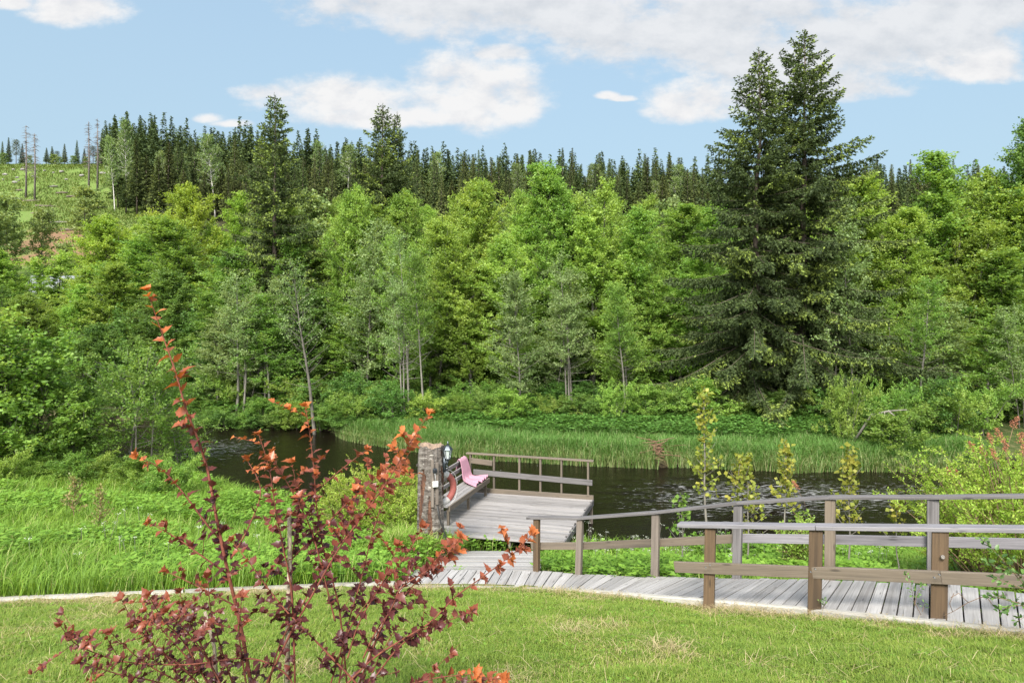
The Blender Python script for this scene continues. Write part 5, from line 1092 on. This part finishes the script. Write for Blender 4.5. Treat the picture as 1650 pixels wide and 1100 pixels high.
sapling(158, 788, 13.2, 'right of two thin pinkish-green saplings in the meadow', 40, 24, 209, .06, .3, bpy.data.materials['pinkish_young_leaves'], .055, .04, M_TWIG, 'sapling', 'young_tree')
# ------------------------------------------------------------------ dark red ninebark in the foreground
def lobed_leaf(P, D, N, L, seed, lv):
    "three-lobed folded leaves: 12 triangles each, slightly cupped"
    D = unit(D); S = unit(np.cross(D, N)); N = np.cross(S, D); n = len(P)
    out = [(0, .0), (.22, .20), (.30, .46), (.44, .30), (.62, .30), (.70, .46), (.80, .20), (1., .0)]
    out = [(0, 0), (.16, .26), (.34, .46), (.46, .30), (.66, .34), (.70, .20), (1.0, 0)]
    mid = [0, .16, .34, .46, .66, .72, 1.0]; r = np.random.RandomState(seed); cup = r.uniform(.15, .75, n); bend = r.uniform(-.2, .85, n); Vs = []; L = L[:, None]
    def pt(x, w): return P+D*L*x+S*L*w+N*L*((abs(w)*cup)-(x*x*bend))[:, None]
    cols = [pt(x, 0) for x in mid]+[pt(x, w) for x, w in out[1:-1]]+[pt(x, -w) for x, w in out[1:-1]]
    V = np.stack(cols, 1); nv = V.shape[1]; V = V.reshape(-1, 3); off = (np.arange(n)*nv)[:, None]; T = []; Q = []
    m = len(mid)
    for sgn, b in ((1, m), (-1, m+5)):
        tr = [(0, 1, b)]+[(5, 6, b+4)]; qd = [(i, i+1, b+i, b+i-1) for i in range(1, 5)]
        for a in tr: T.append(off+np.array(a if sgn > 0 else a[::-1]))
        for a in qd: Q.append(off+np.array(a if sgn > 0 else a[::-1]))
    Q = np.concatenate(Q); T = np.concatenate(T); nq, nt = 8, 4
    return V, Q, T, np.concatenate([np.tile(lv, nq), np.tile(lv, nt)])
def ninebark():
    rd = random.Random(5); YC = 3.2
    stems = [  # pixel path from tip to base, depth at tip and base, leaf freshness (1 = young orange), name
        ([(237, 468), (262, 540), (283, 600), (300, 660), (318, 705), (335, 760), (350, 840), (367, 920), (386, 1000), (408, 1120)], 3.15, 3.2, 1.0, 9),
        ([(492, 655), (500, 705), (506, 760), (510, 815), (520, 880), (536, 936), (548, 990), (560, 1110)], 3.3, 3.3, .85, 5),
        ([(417, 700), (434, 756), (444, 822), (456, 880), (470, 960), (476, 1120)], 3.1, 3.2, .7, 5),
        ([(690, 668), (660, 715), (628, 769), (591, 822), (566, 855), (545, 885), (505, 955), (468, 1020), (425, 1110)], 3.0, 3.15, .85, 6),
        ([(858, 858), (832, 887), (779, 928), (734, 961), (693, 1002), (648, 1030), (603, 1059), (550, 1110)], 2.9, 3.1, .75, 5),
        ([(742, 866), (714, 900), (690, 918), (648, 945), (632, 977), (611, 1018), (575, 1110)], 3.05, 3.15, .6, 5),
        ([(221, 735), (262, 757), (300, 800), (338, 850), (372, 885)], 3.05, 3.2, .8, 5),
        ([(241, 842), (286, 867), (322, 893), (368, 925)], 3.1, 3.2, .6, 4),
        ([(268, 920), (300, 935), (340, 955), (378, 975)], 3.15, 3.2, .5, 4),
        ([(398, 740), (420, 790), (400, 850), (372, 900)], 3.3, 3.2, .65, 4),
        ([(374, 872), (403, 908), (430, 945), (460, 982), (491, 1014), (560, 1085), (600, 1130)], 3.1, 3.1, .45, 5),
        ([(98, 1008), (120, 1035), (150, 1050), (205, 1066), (300, 1070), (401, 1060), (458, 1083), (480, 1120)], 2.8, 3.1, .35, 4),
        ([(196, 965), (215, 1000), (250, 1040), (300, 1080), (340, 1130)], 3.0, 3.1, .4, 4),
        ([(240, 960), (265, 1000), (300, 1040), (350, 1130)], 2.85, 3.1, .35, 4), ([(290, 955), (305, 1000), (330, 1050), (370, 1130)], 3.1, 3.15, .35, 4), ([(335, 930), (340, 985), (355, 1040), (385, 1130)], 2.9, 3.1, .4, 4),
        ([(130, 1065), (190, 1085), (260, 1100), (330, 1130)], 2.7, 3.0, .25, 4), ([(215, 1010), (260, 1050), (320, 1100), (350, 1140)], 3.2, 3.1, .3, 4), ([(180, 1020), (230, 1065), (290, 1100), (340, 1140)], 2.9, 3.05, .35, 4), ([(235, 985), (275, 1030), (330, 1090), (360, 1130)], 3.05, 3.1, .4, 4), ([(310, 1000), (330, 1050), (360, 1110)], 2.85, 3.0, .35, 4), ([(390, 960), (385, 1010), (390, 1060), (400, 1120)], 2.9, 3.1, .4, 4), ([(270, 985), (320, 1040), (365, 1120)], 2.75, 3.05, .3, 4),
        ([(575, 790), (560, 850), (530, 900), (495, 960), (450, 1040), (430, 1120)], 3.25, 3.2, .7, 4), ([(640, 740), (600, 775), (560, 810), (520, 850), (470, 900)], 3.2, 3.3, .7, 4), ([(668, 715), (625, 790), (600, 860), (580, 940), (560, 1010), (545, 1110)], 3.3, 3.2, .65, 4),
        ([(590, 725), (545, 760), (500, 800), (450, 845)], 3.35, 3.3, .7, 4), ([(680, 850), (650, 900), (600, 960), (560, 1020), (530, 1110)], 3.2, 3.2, .5, 4), ([(740, 850), (700, 905), (650, 960), (610, 1010), (585, 1060)], 3.1, 3.15, .55, 4),
        ([(470, 745), (480, 800), (478, 850), (470, 905), (472, 980)], 3.25, 3.3, .7, 4), ([(440, 740), (470, 790), (500, 850), (520, 920), (540, 1000)], 3.15, 3.25, .6, 4), ([(760, 985), (720, 1000), (680, 1015), (640, 1045), (590, 1110)], 3.0, 3.1, .4, 4), ([(765, 1085), (700, 1092), (640, 1110), (600, 1140)], 2.7, 3.0, .75, 4), ([(810, 1092), (760, 1098), (700, 1125)], 2.65, 2.9, .7, 4), ([(645, 1000), (610, 1060), (590, 1110)], 3.2, 3.1, .35, 3), ([(640, 880), (620, 930), (580, 1000), (560, 1060)], 3.2, 3.15, .5, 4)]
    root = thing('ninebark_shrub', 'open red-leaved shrub with burgundy and orange leaves on long arching stems in the foreground', 'shrub', px(470, 1180, YC)); inv = root.location
    PP = []; DD = []; NN = []; LL = []; AA = []
    def leaf(p, d, up, L, a): PP.append(p); DD.append(d); NN.append(up); LL.append(L); AA.append(a)
    rust = bark('red_brown_stem', (.085, .022, .014), (.19, .055, .03), None, 40)
    for si, (path, y0, y1, fresh, wpx) in enumerate(stems):
        n = len(path); P = [px(x, y, y0+(y1-y0)*i/(n-1)+.02*math.sin(i*1.7+si)) for i, (x, y) in enumerate(path)]
        sm = [poly_at(P, i/40) for i in range(41)]; L = sum((a-b).length for a, b in zip(sm, sm[1:])); rb = wpx*(.62 if si == 0 else .5)*y1/F/2
        m_ = MB(); m_.tube([p-inv for p in sm], [.0012+rb*(i/40)**.8 for i in range(41)], 7); lowm = 1 if path[0][1] > 900 else 0; step = .026 if lowm else (.025 if si else .034); k = 0; dist = .0
        vis = 1.0 if fresh < .95 else .86
        while dist < L*vis*.93:
            f = dist/L; p = poly_at(P, f); ax = (poly_at(P, max(0, f-.02))-poly_at(P, min(1, f+.02))).normalized(); az = k*2.4+rd.uniform(-.4, .4)
            e1_ = ax.cross(Vector((.2, 1, .1))).normalized(); e2_ = ax.cross(e1_); rad = (e1_*math.cos(az)+e2_*math.sin(az)); age = fresh*(1-f*1.5)+rd.uniform(-.15, .18)
            big = (.052 if si == 0 else .040)*rd.uniform(.75, 1.2)*(.62+.38*min(1, dist/.12)); big *= (.85 if lowm else 1)
            d = (rad*1.0+ax*rd.uniform(.25, .9)); leaf(p+rad*.004, d, (ax*.7+Vector((0, 0, .5))-rad*.3), big, age)
            if rd.random() < (.24 if si else .2)+(.12 if lowm else 0) and dist > .06:       # side shoot with a rosette
                l = rd.choice((.03, .06, .10, .15, .20))*rd.uniform(.7, 1.2)*(1 if si else .5); t_ = p+(rad+ax*.7).normalized()*l; m_.tube([p-inv, t_-inv], [.0017, .001], 4)
                for q in range(int(3+l*42)):
                    a2 = q*2.2+rd.uniform(-.4, .4); r2 = (e1_*math.cos(a2)+e2_*math.sin(a2)); leaf(p.lerp(t_, rd.uniform(.25, 1)), (r2+ax*rd.uniform(.2, 1.2)+rad*.5), ax+Vector((0, 0, .3)), big*rd.uniform(.6, .95), age+rd.uniform(-.05, .25))
            dist += step*rd.uniform(.7, 1.3); k += 1
        for q in range(5):
            a2 = q*1.3; tip = P[0]; ax = (P[0]-P[1]).normalized(); e1_ = ax.cross(Vector((.2, 1, .1))).normalized(); e2_ = ax.cross(e1_); leaf(tip, ax*1.0+(e1_*math.cos(a2)+e2_*math.sin(a2))*.75, ax+Vector((0, 0, .4)), .038*rd.uniform(.7, 1.1), fresh+.1)
        m_.build('stem', rust, root)
    A = lambda v: np.array([tuple(x) for x in v]); V, Q, T, a = lobed_leaf(A(PP)-np.array(inv), A(DD), A(NN)*.8+np.random.RandomState(8).randn(len(NN), 3)*.42+np.array([.0, -.35, .25]), np.array(LL)*1.05, 3, np.clip(np.array(AA), 0, 1)); print('red leaves', len(PP))
    M = leafmat('burgundy_to_orange_leaves', [(0, (.072, .021, .022)), (.3, (.135, .038, .029)), (.6, (.25, .070, .033)), (1, (.47, .15, .04))], .35, .38, 0, 0, .45)
    link('foliage', mesh_np('foliage', V, Q, T, {'lv': a}, smooth=False), M, root)
    M_CANE = bark('pale_bare_cane', (.24, .19, .13), (.42, .36, .27), None, 30)
    # pale dead canes inside the shrub
    for pts, w, lb in (([(466, 818), (467, 900), (464, 1000), (462, 1130)], 8, 'straight pale bare cane standing inside the red shrub'), ([(648, 944), (632, 977), (608, 1022), (572, 1120)], 7, 'slanting pale bare cane on the right side of the red shrub'), ([(330, 985), (345, 1040), (352, 1130)], 6, 'short pale bare cane low in the left of the red shrub')):
        m_ = MB(); m_.tube([px(x, y, 3.22) for x, y in pts], [w*3.2/F/2*.8+.001*i for i in range(len(pts))], 8); o = m_.build('cane', M_CANE); tag(o, lb, 'cane')
ninebark()
# broad-leaved twig reaching in from the right edge and a seedling in the kerb
G_ROSE = leafmat('fresh_broad_leaves', [(0, (.04, .085, .022)), (.5, (.075, .15, .032)), (1, (.13, .22, .05))], .32, .4, 0, 0, .4)
def sprig(name, label, paths, L, step, seed, cat='branch', leafm=G_ROSE, w=.004):
    rd = random.Random(seed); o = px(*paths[0][-1]); root = thing(name, label, cat, o); lf = Leaves(seed); PP = []
    m_ = MB(); rs = np.random.RandomState(seed)
    for path in paths:
        P = [px(*q) for q in path]; sm = [poly_at(P, i/20) for i in range(21)]; m_.tube([p-o for p in sm], [w*(.3+.9*i/20) for i in range(21)], 5); Ln = sum((a-b).length for a, b in zip(sm, sm[1:])); n = int(Ln*.85/step)
        for k in range(n):
            f = k/max(1, n)*.85; p = poly_at(P, f)-o; ax = (poly_at(P, max(0, f-.03))-poly_at(P, f+.03)).normalized()
            for q in range(3): PP.append((p, ax*.5+Vector((rd.gauss(0, .7), rd.gauss(0, .5), rd.gauss(.1, .4))), L*rd.uniform(.6, 1.15), rd.random()))
    m_.build('stem', M_TWIG, root); n = len(PP); P = np.array([tuple(a[0]) for a in PP]); D = unit(np.array([tuple(a[1]) for a in PP])); N = rs.randn(n, 3)*.5+np.array([0, -.3, 1]); Ls = np.array([a[2] for a in PP]); P = P+D*.015
    # six-sided broad leaf
    S = unit(np.cross(D, N)); N = np.cross(S, D); Lc = Ls[:, None]; f = lambda x, y, z: P+D*Lc*x+S*Lc*y+N*Lc*z
    V = np.stack([f(0, 0, 0), f(.3, .27, .06), f(.7, .22, .02), f(1, 0, -.12), f(.7, -.22, .02), f(.3, -.27, .06), f(.3, 0, 0), f(.7, 0, -.03)], 1).reshape(-1, 3); i = (np.arange(n)*8)[:, None]
    T = np.concatenate([i+np.array(t) for t in ((0, 6, 1), (0, 5, 6), (7, 3, 2), (7, 4, 3))]); Q = np.concatenate([i+np.array(t) for t in ((6, 7, 2, 1), (5, 4, 7, 6))]); lv = np.array([a[3] for a in PP])
    link('foliage', mesh_np('foliage', V, Q, T, {'lv': np.concatenate([np.tile(lv, 2), np.tile(lv, 4)])}), leafm, root); return root
sprig('leafy_branch', 'broad-leaved green branches reaching in from the right edge across the low railing', [[(1582, 868, 6.1), (1605, 890, 6.1), (1640, 930, 6.1), (1700, 1000, 6.1)], [(1590, 905, 6.0), (1625, 920, 6.05), (1700, 950, 6.1)], [(1590, 960, 6.0), (1620, 965, 6.0), (1690, 985, 6.1)], [(1610, 985, 5.9), (1640, 975, 6.0), (1700, 985, 6.1)], [(1600, 930, 6.1), (1640, 945, 6.1), (1700, 970, 6.1)], [(1630, 900, 6.0), (1665, 930, 6.0), (1700, 980, 6.0)], [(1640, 1000, 5.9), (1670, 985, 6.0), (1710, 990, 6.0)]], .055, .05, 301)
sprig('seedling', 'leafy seedling sprouting through the boardwalk beside the right brown post', [[(1459, 925, 6.9), (1468, 945, 6.85), (1472, 965, 6.85), (1484, 990, 6.85)], [(1487, 942, 6.85), (1478, 955, 6.85), (1474, 975, 6.85)], [(1490, 972, 6.8), (1486, 985, 6.8)]], .035, .03, 302, 'seedling', w=.0025)
sprig('seedling', 'small seedling at the foot of the middle brown post', [[(1326, 965, 7.5), (1330, 978, 7.5)], [(1320, 970, 7.5), (1328, 980, 7.5)]], .035, .02, 303, 'seedling', w=.002)
m_ = MB()
for path in ([(1620, 958, 6.4), (1580, 962, 6.4), (1560, 970, 6.4), (1535, 985, 6.5), (1505, 998, 6.6)], [(1560, 970, 6.4), (1545, 955, 6.4), (1532, 962, 6.4)], [(1535, 985, 6.5), (1530, 972, 6.5), (1537, 955, 6.5)], [(1590, 961, 6.4), (1600, 975, 6.4)]): m_.tube([px(*q) for q in path], [.0035, .003, .003, .0025, .002][:len(path)], 5)
o = m_.build('bare_twig', M_TWIG); tag(o, 'thin bare twig lying across the boardwalk boards beside the right brown post', 'twig')
print('objects', len(bpy.data.objects))
